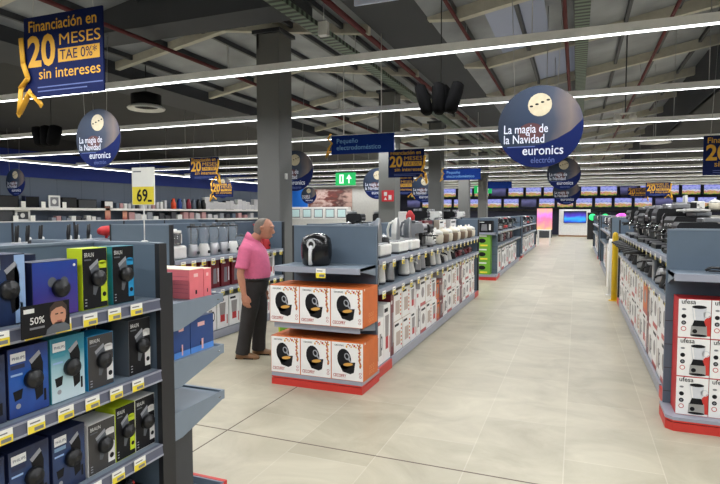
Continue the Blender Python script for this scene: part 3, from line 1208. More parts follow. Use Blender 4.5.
def mk_kettle(body, trim, name='kettle'):
    def mk():
        t = thing(name, 'kettle', 'kettle')
        q = MB()
        q.lathe([(0.075, 0.0), (0.082, 0.012), (0.08, 0.02)], (0, 0, 0), trim)
        q.build('power_base', t)
        q = MB()
        q.lathe([(0.078, 0.022), (0.08, 0.04), (0.07, 0.14), (0.058, 0.2), (0.056, 0.205)], (0, 0, 0), body)
        q.prism([(-0.05, 0.16), (-0.095, 0.2), (-0.05, 0.203)], 'y', -0.02, 0.02, body)
        q.build('body', t)
        q = MB()
        q.lathe([(0.056, 0.205), (0.045, 0.222), (0.012, 0.226), (0.014, 0.24), (0.008, 0.244)], (0, 0, 0), trim)
        q.build('lid', t)
        q = MB()
        q.tube([(0.05, 0, 0.2), (0.1, 0, 0.205), (0.118, 0, 0.17), (0.112, 0, 0.09), (0.075, 0, 0.055)], 0.012, trim, 8)
        q.build('handle', t)
        return t
    return Proto(mk)


def mk_iron(shell, station):
    def mk():
        t = thing('steam_iron', 'steam iron', 'iron')
        q = MB()
        q.prism([(-0.055, 0.0), (0.055, 0.0), (0.06, 0.09), (0.045, 0.18), (0.018, 0.25), (0, 0.27), (-0.018, 0.25), (-0.045, 0.18), (-0.06, 0.09)], 'y', -0.055, -0.045, STEEL)
        q.build('soleplate', t)
        q = MB()
        rs = []
        for k, (yy, sc) in enumerate(((-0.045, 0.95), (-0.02, 0.9), (0.01, 0.6), (0.03, 0.35))):
            rs.append([(x * sc, yy, 0.01 + z * (0.98 if k < 2 else 0.86)) for x, z in [(-0.055, 0.0), (0.055, 0.0), (0.06, 0.09), (0.045, 0.18), (0.018, 0.25), (0, 0.268), (-0.018, 0.25), (-0.045, 0.18), (-0.06, 0.09)]])
        q.rings(rs, shell)
        q.build('shell', t)
        q = MB()
        q.tube([(0, 0.02, 0.02), (0, 0.075, 0.03), (0, 0.085, 0.12), (0, 0.06, 0.2), (0, 0.01, 0.22)], 0.016, shell, 8)
        q.build('handle', t)
        return t
    return Proto(mk)


def mk_station():
    t = thing('steam_station', 'steam station', 'steam station')
    q = MB()
    q.box(-0.19, 0.19, -0.13, 0.13, 0.02, 0.14, OFFWHITE, 0.02)
    q.build('water_tank', t)
    q = MB()
    q.box(-0.18, 0.18, -0.12, 0.12, 0.0, 0.02, DKGREY)
    q.build('foot', t)
    q = MB()
    q.box(-0.15, 0.15, -0.1, 0.1, 0.14, 0.155, STEEL, 0.006)
    q.build('iron_rest', t)
    return t


def mk_toaster(body):
    def mk():
        t = thing('toaster', 'toaster', 'toaster')
        q = MB()
        q.box(-0.14, 0.14, -0.08, 0.08, 0.012, 0.19, body, 0.025)
        q.build('body', t)
        q = MB()
        for y in (-0.03, 0.03):
            q.box(-0.1, 0.1, y - 0.012, y + 0.012, 0.188, 0.193, BLACK)
        q.build('slot', t)
        q = MB()
        q.box(-0.02, 0.02, -0.11, -0.08, 0.1, 0.12, BLACK, 0.004)
        q.lathe([(0.014, 0), (0.014, 0.012)], (0.06, -0.085, 0.05), BLACK, 10)
        q.build('lever', t)
        q = MB()
        q.box(-0.13, 0.13, -0.07, 0.07, 0, 0.014, BLACK)
        q.build('foot', t)
        return t
    return Proto(mk)


def mk_blender(base, lid, jar=GLASS):
    def mk():
        t = thing('jar_blender', 'jar blender', 'blender')
        q = MB()
        q.lathe([(0.082, 0.0), (0.085, 0.02), (0.078, 0.11), (0.06, 0.16), (0.055, 0.17)], (0, 0, 0), base, 16, 1, 0.95)
        q.build('motor_base', t)
        q = MB()
        q.lathe([(0.022, 0), (0.02, 0.014)], (0, 0, 0), BLACK, 12)
        for v in q.v:
            v.x, v.y, v.z = v.x, -0.08 - v.z, 0.06 + v.y
        q.build('dial', t)
        q = MB()
        q.lathe([(0.05, 0.17), (0.056, 0.2), (0.075, 0.39)], (0, 0, 0), jar, 16)
        q.build('jar', t)
        q = MB()
        q.tube([(0.07, 0, 0.37), (0.105, 0, 0.36), (0.102, 0, 0.25), (0.06, 0, 0.22)], 0.009, lid, 6)
        q.build('jar_handle', t)
        q = MB()
        q.lathe([(0.078, 0.39), (0.078, 0.41), (0.03, 0.415), (0.028, 0.435), (0.02, 0.44)], (0, 0, 0), lid, 16)
        q.build('lid', t)
        return t
    return Proto(mk)


def mk_coffee(body, trim):
    def mk():
        t = thing('coffee_machine', 'coffee machine', 'coffee machine')
        q = MB()
        q.prism([(-0.16, 0.0), (0.16, 0.0), (0.16, 0.37), (0.12, 0.4), (-0.14, 0.4), (-0.16, 0.36), (-0.16, 0.26), (-0.03, 0.24), (-0.03, 0.045), (-0.16, 0.04)], 'x', -0.115, 0.115, body)
        q.build('body', t)
        q = MB()
        q.box(-0.1, 0.1, -0.155, -0.04, 0.041, 0.052, trim)
        q.build('drip_tray', t)
        q = MB()
        q.lathe([(0.032, 0.19), (0.036, 0.22), (0.03, 0.25)], (0, -0.09, 0), trim, 12)
        q.tube([(0, -0.09, 0.215), (0.02, -0.26, 0.2)], 0.012, BLACK, 6)
        q.build('filter_holder', t)
        q = MB()
        q.tube([(0.09, -0.13, 0.26), (0.1, -0.17, 0.2), (0.1, -0.16, 0.12)], 0.007, CHROME, 6)
        q.build('steam_wand', t)
        for x in (-0.06, 0, 0.06):
            q = MB()
            q.lathe([(0.016, 0), (0.016, 0.01)], (x, 0, 0), trim, 10)
            for v in q.v:
                v.x, v.y, v.z = v.x, -0.16 - v.z, 0.31 + v.y
            q.build('knob', t)
        q = MB()
        q.box(-0.1, 0.1, 0.02, 0.15, 0.4, 0.45, trim, 0.01)
        q.build('cup_rack', t)
        return t
    return Proto(mk)


def mk_mixer(bowl, arm):
    def mk():
        t = thing('multicooker', 'multicooker', 'cooker')
        q = MB()
        q.lathe([(0.1, 0.0), (0.125, 0.03), (0.13, 0.13), (0.12, 0.15)], (0, 0, 0), bowl, 18)
        q.build('pot', t)
        q = MB()
        q.lathe([(0.122, 0.15), (0.115, 0.19), (0.06, 0.22), (0.02, 0.225), (0.018, 0.25), (0.01, 0.255)], (0, 0, 0), arm, 18)
        q.build('lid', t)
        q = MB()
        for s in (-1, 1):
            q.tube([(s * 0.12, 0, 0.11), (s * 0.165, 0, 0.12), (s * 0.165, 0, 0.09), (s * 0.12, 0, 0.08)], 0.01, BLACK, 6)
        q.build('handle', t)
        return t
    return Proto(mk)


def mk_juicer(body, trim):
    def mk():
        t = thing('citrus_juicer', 'juicer', 'juicer')
        q = MB()
        q.lathe([(0.075, 0.0), (0.08, 0.02), (0.06, 0.1), (0.055, 0.14), (0.07, 0.17)], (0, 0, 0), body, 16)
        q.build('motor_base', t)
        q = MB()
        q.lathe([(0.07, 0.17), (0.085, 0.19), (0.085, 0.2), (0.03, 0.205), (0.025, 0.235), (0.004, 0.26)], (0, 0, 0), trim, 16)
        q.build('cone', t)
        q = MB()
        q.tube([(0, -0.06, 0.15), (0, -0.1, 0.14), (0, -0.11, 0.12)], 0.012, body, 6)
        q.build('spout', t)
        return t
    return Proto(mk)


KET_W, KET_S, KET_B = mk_kettle(OFFWHITE, DKGREY), mk_kettle(STEEL, BLACK), mk_kettle(BLACK, STEEL)
IRON_G, IRON_W, IRON_D = mk_iron(mat('iron_grey', (150, 156, 164), 0.4), 0), mk_iron(OFFWHITE, 0), mk_iron(mat('iron_dark', (84, 88, 92), 0.4), 0)
STATION = Proto(mk_station)
TOAST_W, TOAST_S, TOAST_R = mk_toaster(OFFWHITE), mk_toaster(STEEL), mk_toaster(DARKRED)
BL_W, BL_S, BL_B, BL_R = mk_blender(OFFWHITE, DKGREY), mk_blender(STEEL, BLACK), mk_blender(BLACK, BLACK), mk_blender(BOXRED, BOXRED)
COF_B, COF_S, COF_W = mk_coffee(BLACK, STEEL), mk_coffee(STEEL, BLACK), mk_coffee(OFFWHITE, STEEL)
POT_C, POT_B = mk_mixer(CREAM, OFFWHITE), mk_mixer(mat('pot_brown', (112, 92, 74), 0.4), CREAM)
JU_W, JU_R, JU_B = mk_juicer(OFFWHITE, STEEL), mk_juicer(DARKRED, BLACK), mk_juicer(BLACK, STEEL)

# ---------------------------------------------------------------- hair clipper boxes
CH = mat('print_silver', (150, 152, 158), 0.4)
SKIN_PRINT = mat('print_skin', (196, 140, 112), 0.6)
HAIR_PRINT = mat('print_hair', (60, 44, 36), 0.6)
SOFTGREY = mat('print_soft_grey', (90, 94, 100), 0.5)
PALEBLUE = mat('print_pale_blue', (150, 180, 220), 0.5)
TEALPRINT = mat('print_teal', (60, 142, 160), 0.45)
PHBLUE = ramp_material('clipper_blue_print', [(0, (26, 58, 130)), (0.5, (24, 84, 168)), (1, (20, 46, 110))], 'Z', 0.5, 3)
PHNAVY = ramp_material('clipper_navy_print', [(0, (24, 34, 66)), (0.5, (40, 62, 104)), (1, (22, 32, 62))], 'Z', 0.6, 3)
PHTEAL = ramp_material('clipper_teal_print', [(0, (206, 222, 226)), (0.55, (150, 190, 200)), (0.75, (40, 130, 150)), (1, (26, 112, 136))], 'Z', 0.12, 2)
PURPLE = ramp_material('clipper_purple_print', [(0, (80, 50, 132)), (0.55, (42, 50, 140)), (1, (14, 60, 148))], 'Z', 0.5, 1.5)


def clipper(label, X, y, z, wd, dp, hh, side, front, brand, kind, accent=None, name='hair_clipper_box', disc_at=(0.58, 0.5)):
    t = thing(name, label, 'clipper box', (X, y, z), PI / 2)
    q = MB()
    q.box(0, wd, 0.0, dp, 0, hh, side)
    F = Face(q, (0, 0, 0), (1, 0, 0), (0, 0, 1))
    F.rect(0.002, wd - 0.002, 0.002, hh - 0.002, front, 1)
    if kind == 'B':            # dark box with a white brand word, silver clipper and coloured blobs
        F.text(brand, wd * 0.08, hh * 0.86, hh * 0.1, WHITE, bold=0.0, width=wd * 0.36)
        F.rect(wd * 0.08, wd * 0.34, hh * 0.8, hh * 0.825, SOFTGREY, 3)
        F.poly([(wd * 0.3, hh * 0.66), (wd * 0.62, hh * 0.78), (wd * 0.7, hh * 0.6), (wd * 0.62, hh * 0.36), (wd * 0.5, hh * 0.22), (wd * 0.4, hh * 0.24), (wd * 0.42, hh * 0.45)], SOFTGREY, 2)
        F.poly([(wd * 0.26, hh * 0.7), (wd * 0.6, hh * 0.82), (wd * 0.63, hh * 0.76), (wd * 0.3, hh * 0.64)], CH, 3)
        if accent:
            for a, c, d, e in ((0.64, 0.96, 0.66, 0.76), (0.72, 0.97, 0.1, 0.48)):
                F.rect(wd * a, wd * c, hh * d, hh * e, accent, 2)
                F.circ(wd * (a + c) / 2, hh * e, wd * (c - a) / 2, accent, 2, hh * 0.03)
            F.circ(wd * 0.85, hh * 0.22, wd * 0.08, INK, 3)
        for i in range(3):
            F.rect(wd * 0.08, wd * 0.16, hh * (0.06 + 0.05 * i), hh * (0.08 + 0.05 * i), CH, 2)
    elif kind == 'P':          # blue or teal box with a white brand plate
        F.rect(wd * 0.06, wd * 0.42, hh * 0.79, hh * 0.93, WHITE, 2)
        F.text(brand, wd * 0.09, hh * 0.835, hh * 0.06, ROYAL, bold=0.0, width=wd * 0.3, lift=4)
        F.rect(wd * 0.06, wd * 0.4, hh * 0.7, hh * 0.76, NAVY if accent is None else accent, 2)
        F.rect(wd * 0.06, wd * 0.34, hh * 0.6, hh * 0.63, PALEBLUE, 2)
        F.poly([(wd * 0.52, hh * 0.8), (wd * 0.78, hh * 0.88), (wd * 0.86, hh * 0.7), (wd * 0.84, hh * 0.22), (wd * 0.66, hh * 0.16), (wd * 0.6, hh * 0.5)], INK, 2)
        F.poly([(wd * 0.5, hh * 0.78), (wd * 0.76, hh * 0.9), (wd * 0.8, hh * 0.84), (wd * 0.56, hh * 0.72)], CH, 3)
        F.poly([(wd * 0.1, hh * 0.38), (wd * 0.34, hh * 0.4), (wd * 0.3, hh * 0.26), (wd * 0.14, hh * 0.24)], INK, 2)
        F.circ(wd * 0.22, hh * 0.16, wd * 0.06, CH, 2)
        F.rect(wd * 0.86, wd * 0.92, hh * 0.12, hh * 0.3, INK, 2)
    else:                      # purple box, plain with a pale corner mark
        F.circ(wd * 0.92, hh * 0.9, wd * 0.03, WHITE, 2)
        F.circ(wd * 0.42, hh * 0.62, wd * 0.1, SOFTGREY, 2)
        F.circ(wd * 0.68, hh * 0.62, wd * 0.09, SOFTGREY, 2)
    if label.startswith('dark navy clipper box at'):
        F.rect(wd * 0.74, wd * 0.99, 0.004, hh - 0.004, PALEBLUE, 2)
    q.build('box', t)
    q = MB()
    r = min(0.036, wd * 0.27)
    q.M = Matrix.Translation((wd * disc_at[0], -0.001, hh * disc_at[1])) @ Matrix.Rotation(PI / 2, 4, 'X')
    q.lathe([(r, 0), (r, 0.016), (r * 0.85, 0.024), (r * 0.3, 0.026), (r * 0.25, 0.03)], (0, 0, 0), BLACK, 20)
    q.build('security_disc', t)
    return t


XA = -1.93
LABELS_A = [
    (1.27, 1.307, 0.165, 0.12, 0.262, NAVY, PHNAVY, 'PHILIPS', 'P', None, 'dark navy clipper box at the cut edge of the top clipper shelf'),
    (1.462, 1.307, 0.205, 0.1, 0.222, NAVY, PURPLE, '', 'X', None, 'wide purple clipper box behind the small man portrait card'),
    (1.69, 1.307, 0.132, 0.085, 0.262, LIME, INK, 'BRAUN', 'B', LIME, 'black clipper box with lime side on the top shelf'),
    (1.85, 1.307, 0.128, 0.085, 0.262, TEALEDGE, INK, 'BRAUN', 'B', CYAN, 'black clipper box with bright blue patches on the top shelf'),
    (1.17, 0.955, 0.175, 0.13, 0.250, NAVY, PHNAVY, 'PHILIPS', 'P', None, 'dark navy clipper box barely entering the view on the second shelf'),
    (1.355, 0.955, 0.165, 0.13, 0.262, NAVY, PHBLUE, 'PHILIPS', 'P', None, 'bright blue clipper box on the second shelf'),
    (1.53, 0.955, 0.16, 0.13, 0.262, TEALPRINT, PHTEAL, 'PHILIPS', 'P', TEALPRINT, 'pale teal clipper box on the second shelf'),
    (1.705, 0.955, 0.14, 0.12, 0.236, CYAN, mat('clipper_charcoal', (58, 56, 56), 0.5), 'BRAUN', 'B', WHITE, 'charcoal clipper box with pale blue edge beside the teal box'),
    (1.935, 0.955, 0.14, 0.1, 0.262, SOFTGREY, INK, 'BRAUN', 'B', WHITE, 'black clipper box with grey side standing apart by the upright'),
    (1.165, 0.582, 0.165, 0.13, 0.250, NAVY, PHNAVY, 'PHILIPS', 'P', None, 'dark clipper box barely entering the view on the third shelf'),
    (1.345, 0.582, 0.165, 0.13, 0.250, NAVY, PHNAVY, 'PHILIPS', 'P', None, 'navy clipper box beside the cut edge of the third shelf'),
    (1.525, 0.582, 0.155, 0.13, 0.250, NAVY, PHNAVY, 'PHILIPS', 'P', mat('clipper_slate', (120, 150, 180), 0.5), 'navy clipper box between another navy box and the charcoal box, third shelf'),
    (1.695, 0.582, 0.148, 0.13, 0.225, PAPER, mat('clipper_charcoal', (58, 56, 56), 0.5), 'BRAUN', 'B', WHITE, 'charcoal clipper box with white edge on the third shelf'),
    (1.846, 0.582, 0.118, 0.12, 0.250, LIME, INK, 'BRAUN', 'B', LIME, 'black clipper box with lime top on the third shelf'),
    (1.965, 0.582, 0.128, 0.1, 0.250, PAPER, INK, 'BRAUN', 'B', WHITE, 'black clipper box with white side on the third shelf by the upright'),
]
for y, z, wd, dp, hh, side, front, brand, kind, acc, lab in LABELS_A:
    clipper(lab, XA, y, z, wd, dp, hh, side, front, brand, kind, acc)
clipper('dark clipper box with lime edge standing behind the charcoal box, second shelf', XA - 0.15, 1.76, 0.955, 0.13, 0.085, 0.29, LIME, INK, 'BRAUN', 'B', LIME)
clipper('navy clipper box behind the purple box on the top shelf', XA - 0.13, 1.42, 1.307, 0.16, 0.1, 0.245, NAVY, PHNAVY, 'PHILIPS', 'P')
t = thing('clipper_tray', 'dark tray of clippers on the lowest clipper shelf by the upright', 'tray', (-1.95, 1.87, 0.202), PI / 2)
b = MB()
b.box(0, 0.2, 0, 0.2, 0, 0.17, BLACK, 0.01)
b.build('tray_body', t)
b = MB()
b.tube([(0.05, 0.02, 0.175), (0.12, 0.05, 0.195), (0.17, 0.1, 0.18)], [0.02, 0.025, 0.015], DKGREY, 8)
b.lathe([(0.012, 0), (0.008, 0.012)], (0.13, 0.04, 0.2), RED, 8)
b.build('clipper', t)
t = thing('portrait_card', 'small shelf card with a man\'s face hanging below the purple box', 'card', (-1.845, 1.352, 1.262), PI / 2)
b = MB()
b.box(0, 0.2, 0, 0.004, 0, 0.12, INK)
F = Face(b, (0, 0, 0), (1, 0, 0), (0, 0, 1))
F.circ(0.15, 0.066, 0.034, SKIN_PRINT, 1, 0.046).poly([(0.132, 0.0), (0.168, 0.0), (0.168, 0.04), (0.132, 0.04)], SKIN_PRINT, 1).poly([(0.112, 0.06), (0.114, 0.1), (0.135, 0.119), (0.168, 0.119), (0.187, 0.1), (0.188, 0.06), (0.18, 0.085), (0.165, 0.098), (0.14, 0.096), (0.12, 0.085)], HAIR_PRINT, 2)
F.poly([(0.095, 0.0), (0.198, 0.0), (0.198, 0.02), (0.175, 0.035), (0.125, 0.035), (0.1, 0.02)], SOFTGREY, 2)
F.rect(0.135, 0.148, 0.07, 0.075, HAIR_PRINT, 3).rect(0.158, 0.17, 0.07, 0.075, HAIR_PRINT, 3).rect(0.143, 0.164, 0.042, 0.047, mat('print_lip', (150, 80, 76), 0.6), 3)
F.text('50%', 0.03, 0.05, 0.036, WHITE, bold=0.01)
F.rect(0.008, 0.05, 0.092, 0.108, WHITE, 2).rect(0.03, 0.09, 0.03, 0.038, INKGREY, 2)
b.build('card', t)

# price sign on the shelving end
t = thing('price_sign', 'white and yellow price sign reading 69 on a thin pole above the clippers', 'price sign', (-2.0, 2.125, 1.577))
b = MB()
b.box(-0.07, 0.07, -0.003, 0.003, 0.183, 0.368, TAGWHITE)
F = Face(b, (-0.07, -0.003, 0.183), (1, 0, 0), (0, 0, 1))
F.rect(0.002, 0.138, 0.002, 0.09, YELLOW).text('69', 0.03, 0.018, 0.085, INK, bold=0.02, width=0.068).rect(0.1, 0.125, 0.015, 0.025, INK, 2).rect(0.01, 0.06, 0.162, 0.168, INKGREY)
b.build('card', t)
b = MB()
b.tube([(0, 0, 0), (0, 0, 0.19)], 0.003, WHITE, 6)
b.lathe([(0.02, 0), (0.012, 0.006)], (0, 0, 0), WHITE, 10)
b.build('pole', t)

# cartons on the bare tapered shelves
def folder_box(label, x0, x1, y0, y1, z, hh, body, top, lip=None):
    t = thing('gift_carton', label, 'carton', ((x0 + x1) / 2, y0, z))
    q = MB()
    hw = (x1 - x0) / 2
    q.box(-hw, hw, 0, y1 - y0, 0, hh, body)
    F = Face(q, (hw, 0, 0), (0, 1, 0), (0, 0, 1))
    d = y1 - y0
    F.rect(d * 0.4, d * 0.52, hh * 0.14, hh * 0.28, INK).rect(d * 0.3, d * 0.6, hh * 0.74, hh * 0.86, mat('carton_pale_mark', (240, 190, 186), 0.5))
    G = Face(q, (-hw, 0, 0), (1, 0, 0), (0, 0, 1))
    for i in range(5):
        G.rect(0.01, 2 * hw - 0.01, hh * (0.2 + 0.14 * i), hh * (0.22 + 0.14 * i), mat('carton_stripe', (206, 96, 110), 0.5) if body is PINK else NAVY)
    if lip:
        F.rect(0, d, 0, hh * 0.17, lip, 2)
        F.rect(d * 0.45, d * 0.53, hh * 0.05, hh * 0.36, mat('carton_pale_mark', (240, 190, 186), 0.5), 3)
    q.build('box', t)
    q = MB()
    q.box(-hw, hw, 0, d, hh, hh + 0.004, top)
    q.build('lid', t)


CR = mat('carton_cream_top', (238, 222, 196), 0.6)
folder_box('pink carton with a cream lid, thicker of the two on the tapered shelf', -2.42, -1.965, 2.415, 2.535, 1.246, 0.16, PINK, CR)
folder_box('slim pink carton at the tip of the tapered shelf', -2.42, -1.965, 2.54, 2.605, 1.246, 0.155, PINK, CR)
folder_box('dark blue carton close to the black upright under the pink cartons', -2.4, -1.955, 2.27, 2.4, 0.946, 0.19, BLUEBOX, BLUEBOX, BLUELIP)
folder_box('wider dark blue carton at the tip of the middle tapered shelf', -2.4, -1.955, 2.405, 2.605, 0.946, 0.19, BLUEBOX, BLUEBOX, BLUELIP)

# ---------------------------------------------------------------- air fryer cartons and the fryer on show
FRYER_RED = mat('carton_text_red', (176, 50, 40), 0.5)
SIDEART = mat('carton_orange_pale', (226, 150, 96), 0.5)


def mk_fryer_carton():
    t = thing('air_fryer_carton', 'air fryer carton', 'carton')
    w2, d2, hh = 0.166, 0.2, 0.368
    q = MB()
    q.box(-w2, w2, 0, 2 * d2, 0, hh, ORANGE)
    F = Face(q, (-w2, 0, 0), (1, 0, 0), (0, 0, 1))
    W = 2 * w2
    F.rect(0.004, W - 0.004, 0.004, hh - 0.004, PAPER)
    F.v = Vector((0, 0, 0.91))
    F.n = Vector((0, -1, 0))
    F.text('cecotec', 0.035, 0.36, 0.034, INK, bold=0.008, width=0.095)
    F.circ(0.135, 0.225, 0.072, INK, 2, 0.11, rot=0.12)
    F.poly([(0.085, 0.16), (0.25, 0.2), (0.235, 0.09), (0.2, 0.07), (0.12, 0.09)], INK, 2)
    F.poly([(0.12, 0.178), (0.24, 0.2), (0.235, 0.165), (0.13, 0.15)], BLACK, 3)
    F.circ(0.175, 0.172, 0.05, FOOD, 4, 0.017, rot=0.15)
    F.circ(0.165, 0.255, 0.028, CH, 4, 0.038, rot=0.3).circ(0.163, 0.257, 0.016, INK, 5, 0.024, rot=0.3)
    F.poly([(0.175, 0.225), (0.2, 0.19), (0.21, 0.2), (0.19, 0.235)], CH, 5)
    F.text('CECOFRY', 0.02, 0.032, 0.046, FRYER_RED, bold=0.016, width=0.135)
    for i in range(2):
        F.ring(W - 0.032, 0.05 + 0.034 * i, 0.013, 0.004, FRYER_RED, 2)
    rr = random.Random(3)
    for i in range(30):
        if i < 20:
            x, z = W - 0.028 - 0.028 * rr.random() * (1 - i / 26), 0.388 - 0.0125 * i
        else:
            x, z = 0.16 + 0.016 * (i - 20), 0.383 - 0.012 * (i % 3)
        F.circ(x, z, 0.008 + 0.007 * rr.random(), (LEAF, FRYER_RED, FOOD)[i % 3], 2, 0.006 + 0.004 * rr.random(), 7, rr.random() * 3)
    S = Face(q, (w2, 0, 0), (0, 1, 0), (0, 0, 1))
    for i in range(3):
        for j in range(2):
            S.ring(0.17 + 0.05 * i, 0.05 + 0.05 * j, 0.02, 0.005, SIDEART, 1, 12)
    S.rect(0.03, 0.05, 0.35, 0.37, PAPER)
    q.build('box', t)
    return t


FRY = Proto(mk_fryer_carton)
for tier, z in (('upper', 0.637), ('lower', 0.124)):
    for i, pos in enumerate(('nearest the man', 'in the middle', 'beside the long shelving')):
        pos = pos.replace('nearest the man', 'on the side of the man')
        FRY.put((-2.672 + 0.334 * i, 4.7 if tier == 'upper' else 4.714, z), 0, 'orange and white air fryer carton, %s tier, %s' % (tier, pos), 'air fryer cartons')
t = thing('air_fryer', 'black air fryer with a silver band standing on the end display shelf', 'air fryer', (-2.43, 4.93, 1.197), math.radians(30))
b = MB()
b.lathe([(0.125, 0.0), (0.142, 0.02), (0.155, 0.1), (0.155, 0.2), (0.14, 0.27), (0.1, 0.305), (0.05, 0.315)], (0, 0, 0), mat('gloss_black', (16, 16, 18), 0.22), 28)
b.build('body', t)
b = MB()
FRYSILVER = mat('fryer_silver', (206, 206, 208), 0.35)
b.lathe([(0.03, 0.0), (0.04, 0.01), (0.04, 0.018)], (0, 0, 0), FRYSILVER, 20)
b.lathe([(0.024, 0.018), (0.022, 0.024)], (0, 0, 0), BLACK, 20)
for v in b.v:
    v.x, v.y, v.z = v.x - 0.065, -0.135 - v.z, 0.215 + v.y * 1.2
b.build('dial', t)
b = MB()
b.tube([(-0.065, -0.145, 0.2), (-0.075, -0.165, 0.13), (-0.075, -0.165, 0.06), (-0.068, -0.15, 0.02)], [0.02, 0.016, 0.016, 0.022], FRYSILVER, 10)
b.build('handle', t)
b = MB()
b.tube([(-0.09, -0.05, 0.3), (0, -0.07, 0.318), (0.09, -0.04, 0.305)], 0.014, CHROME, 8, 0.5)
b.build('top_band', t)

# ---------------------------------------------------------------- boxed blenders at the edge of the view
def mk_ufesa():
    t = thing('blender_carton', 'boxed blender', 'carton')
    W, hh = 0.222, 0.309
    q = MB()
    q.box(0, W, 0, 0.24, 0, hh, BOXRED)
    F = Face(q, (0, 0, 0), (1, 0, 0), (0, 0, 1))
    F.rect(0.0, W - 0.001, 0.003, hh - 0.004, PAPER)
    F.poly([(W - 0.001, 0.02), (W - 0.001, 0.19), (W * 0.72, 0.13), (W * 0.6, 0.02)], RED, 2)
    F.text('ufesa', 0.018, hh * 0.87, 0.052, INK, bold=0.01, width=0.098)
    for i, z in enumerate((0.225, 0.17, 0.118, 0.07)):
        if i == 3:
            F.ring(0.038, z, 0.019, 0.005, BOXRED, 2)
        else:
            F.circ(0.038, z, 0.017 if i else 0.015, INK if i else INKGREY, 2, None if i else 0.008)
            if i == 2:
                F.circ(0.038, z, 0.009, INKGREY, 3)
    F.poly([(0.105, 0.14), (0.18, 0.14), (0.192, 0.24), (0.092, 0.24)], mat('print_glass', (206, 208, 212), 0.4), 3)
    F.poly([(0.11, 0.145), (0.12, 0.145), (0.11, 0.235), (0.098, 0.235)], PAPER, 4)
    F.circ(0.142, 0.247, 0.05, INK, 4, 0.014)
    F.ring(0.197, 0.19, 0.026, 0.006, mat('print_glass', (206, 208, 212), 0.4), 3)
    F.poly([(0.095, 0.095), (0.19, 0.095), (0.175, 0.142), (0.11, 0.142)], INK, 4)
    F.poly([(0.085, 0.02), (0.2, 0.02), (0.195, 0.1), (0.09, 0.1)], STEEL, 3)
    F.circ(0.115, 0.055, 0.017, INK, 5).circ(0.142, 0.022, 0.058, INK, 4, 0.01)
    q.build('box', t)
    return t


UF = Proto(mk_ufesa)
for r, rn in enumerate(('lowest', 'middle', 'top')):
    for c, cn in enumerate(('at the post side of the stack', 'second from the post', 'third from the post', '')[:3]):
        UF.put((0.765 + 0.226 * c, 4.92, 0.114 + 0.311 * r), 0, 'boxed blender, %s row, %s' % (rn, cn), 'boxed blenders on the end display')
t = thing('cable_coil', 'black cable coil lying on the shelf above the boxed blenders', 'cable', (1.04, 4.98, 1.247))
b = MB()
b.tube([(0.07 * (1 + 0.1 * i / 12) * math.cos(i * 0.9), 0.06 * math.sin(i * 0.9), 0.008 + 0.003 * i) for i in range(15)], 0.007, BLACK, 6)
b.tube([(-0.09, 0, 0.02), (-0.05, 0, 0.045), (0.06, 0.01, 0.035)], 0.012, BLACK, 6)
b.build('coil', t)

# ---------------------------------------------------------------- rows of goods
def row(protos, s, x, y0, step, z, n, fmt, group, scales=None, jitter=0.015, skip=()):
    rr = random.Random(int(abs(x * 100) + z * 1000 + y0 * 10))
    for i in range(n):
        if i in skip:
            continue
        p = protos[i % len(protos)]
        sc = scales[i % len(scales)] if scales else None
        lab = fmt % (p[1] if isinstance(p, tuple) else '', ORD[i]) if fmt.count('%s') == 2 else fmt % ORD[i]
        pr = p[0] if isinstance(p, tuple) else p
        pr.put((x + rr.uniform(-jitter, jitter), y0 + step * i, z), s * PI / 2, lab, group, sc)


# long central shelving, top shelf
ztop = 1.237
IR = 'ironing goods at the near end of the long central shelving'
for y, lab in ((5.62, 'white steam station under the grey iron, top shelf of the long central shelving'), (6.28, 'white steam station under the white iron, top shelf of the long central shelving'),
               (6.8, 'white steam station under the dark iron, top shelf of the long central shelving')):
    STATION.put((-2.05, y, ztop), PI / 2, lab, IR)
KET_B.put((-2.07, 5.95, ztop), PI / 2, 'black kettle between the first two white steam stations', None)
IRON_G.put((-2.05, 5.62, ztop + 0.155), PI / 2, 'grey steam iron upright on a white station, top of the central shelving', IR)
IRON_W.put((-2.05, 6.28, ztop + 0.155), PI / 2, 'white steam iron upright on a white station, top of the central shelving', IR)
IRON_D.put((-2.05, 6.8, ztop + 0.155), PI / 2, 'dark grey steam iron upright on a white station, top of the central shelving', IR)
G = 'goods on the top shelf of the long central shelving'
COF_S.put((-2.05, 7.2, ztop), PI / 2, 'steel coffee machine just past the irons on the long central shelving', G, (0.9, 0.9, 0.85))
COF_B.put((-2.05, 7.55, ztop), PI / 2, 'black coffee machine past the irons on the long central shelving', G, (0.9, 0.9, 0.8))
TOAST_W.put((-2.05, 7.95, ztop), PI / 2, 'white toaster before the row of cream pots on the central shelving', G)
row([(POT_C, 'cream'), (POT_B, 'brown')], 1, -2.03, 8.3, 0.34, ztop, 9, '%s multicooker, %s in the pot row of the long central shelving', 'pots on the top shelf of the long central shelving')
# top of the back panel: a few cartons laid flat
for i, (y, nm, pr) in enumerate(((7.6, 'white', P_KET), (8.6, 'dark red', P_DRK), (9.6, 'white and brown', P_LEAF), (10.5, 'grey', P_BAR))):
    pr.put((-2.275, y, 1.237), PI / 2, '%s carton laid behind the goods on the top central shelf' % nm, None, (0.5, 0.1, 0.36))
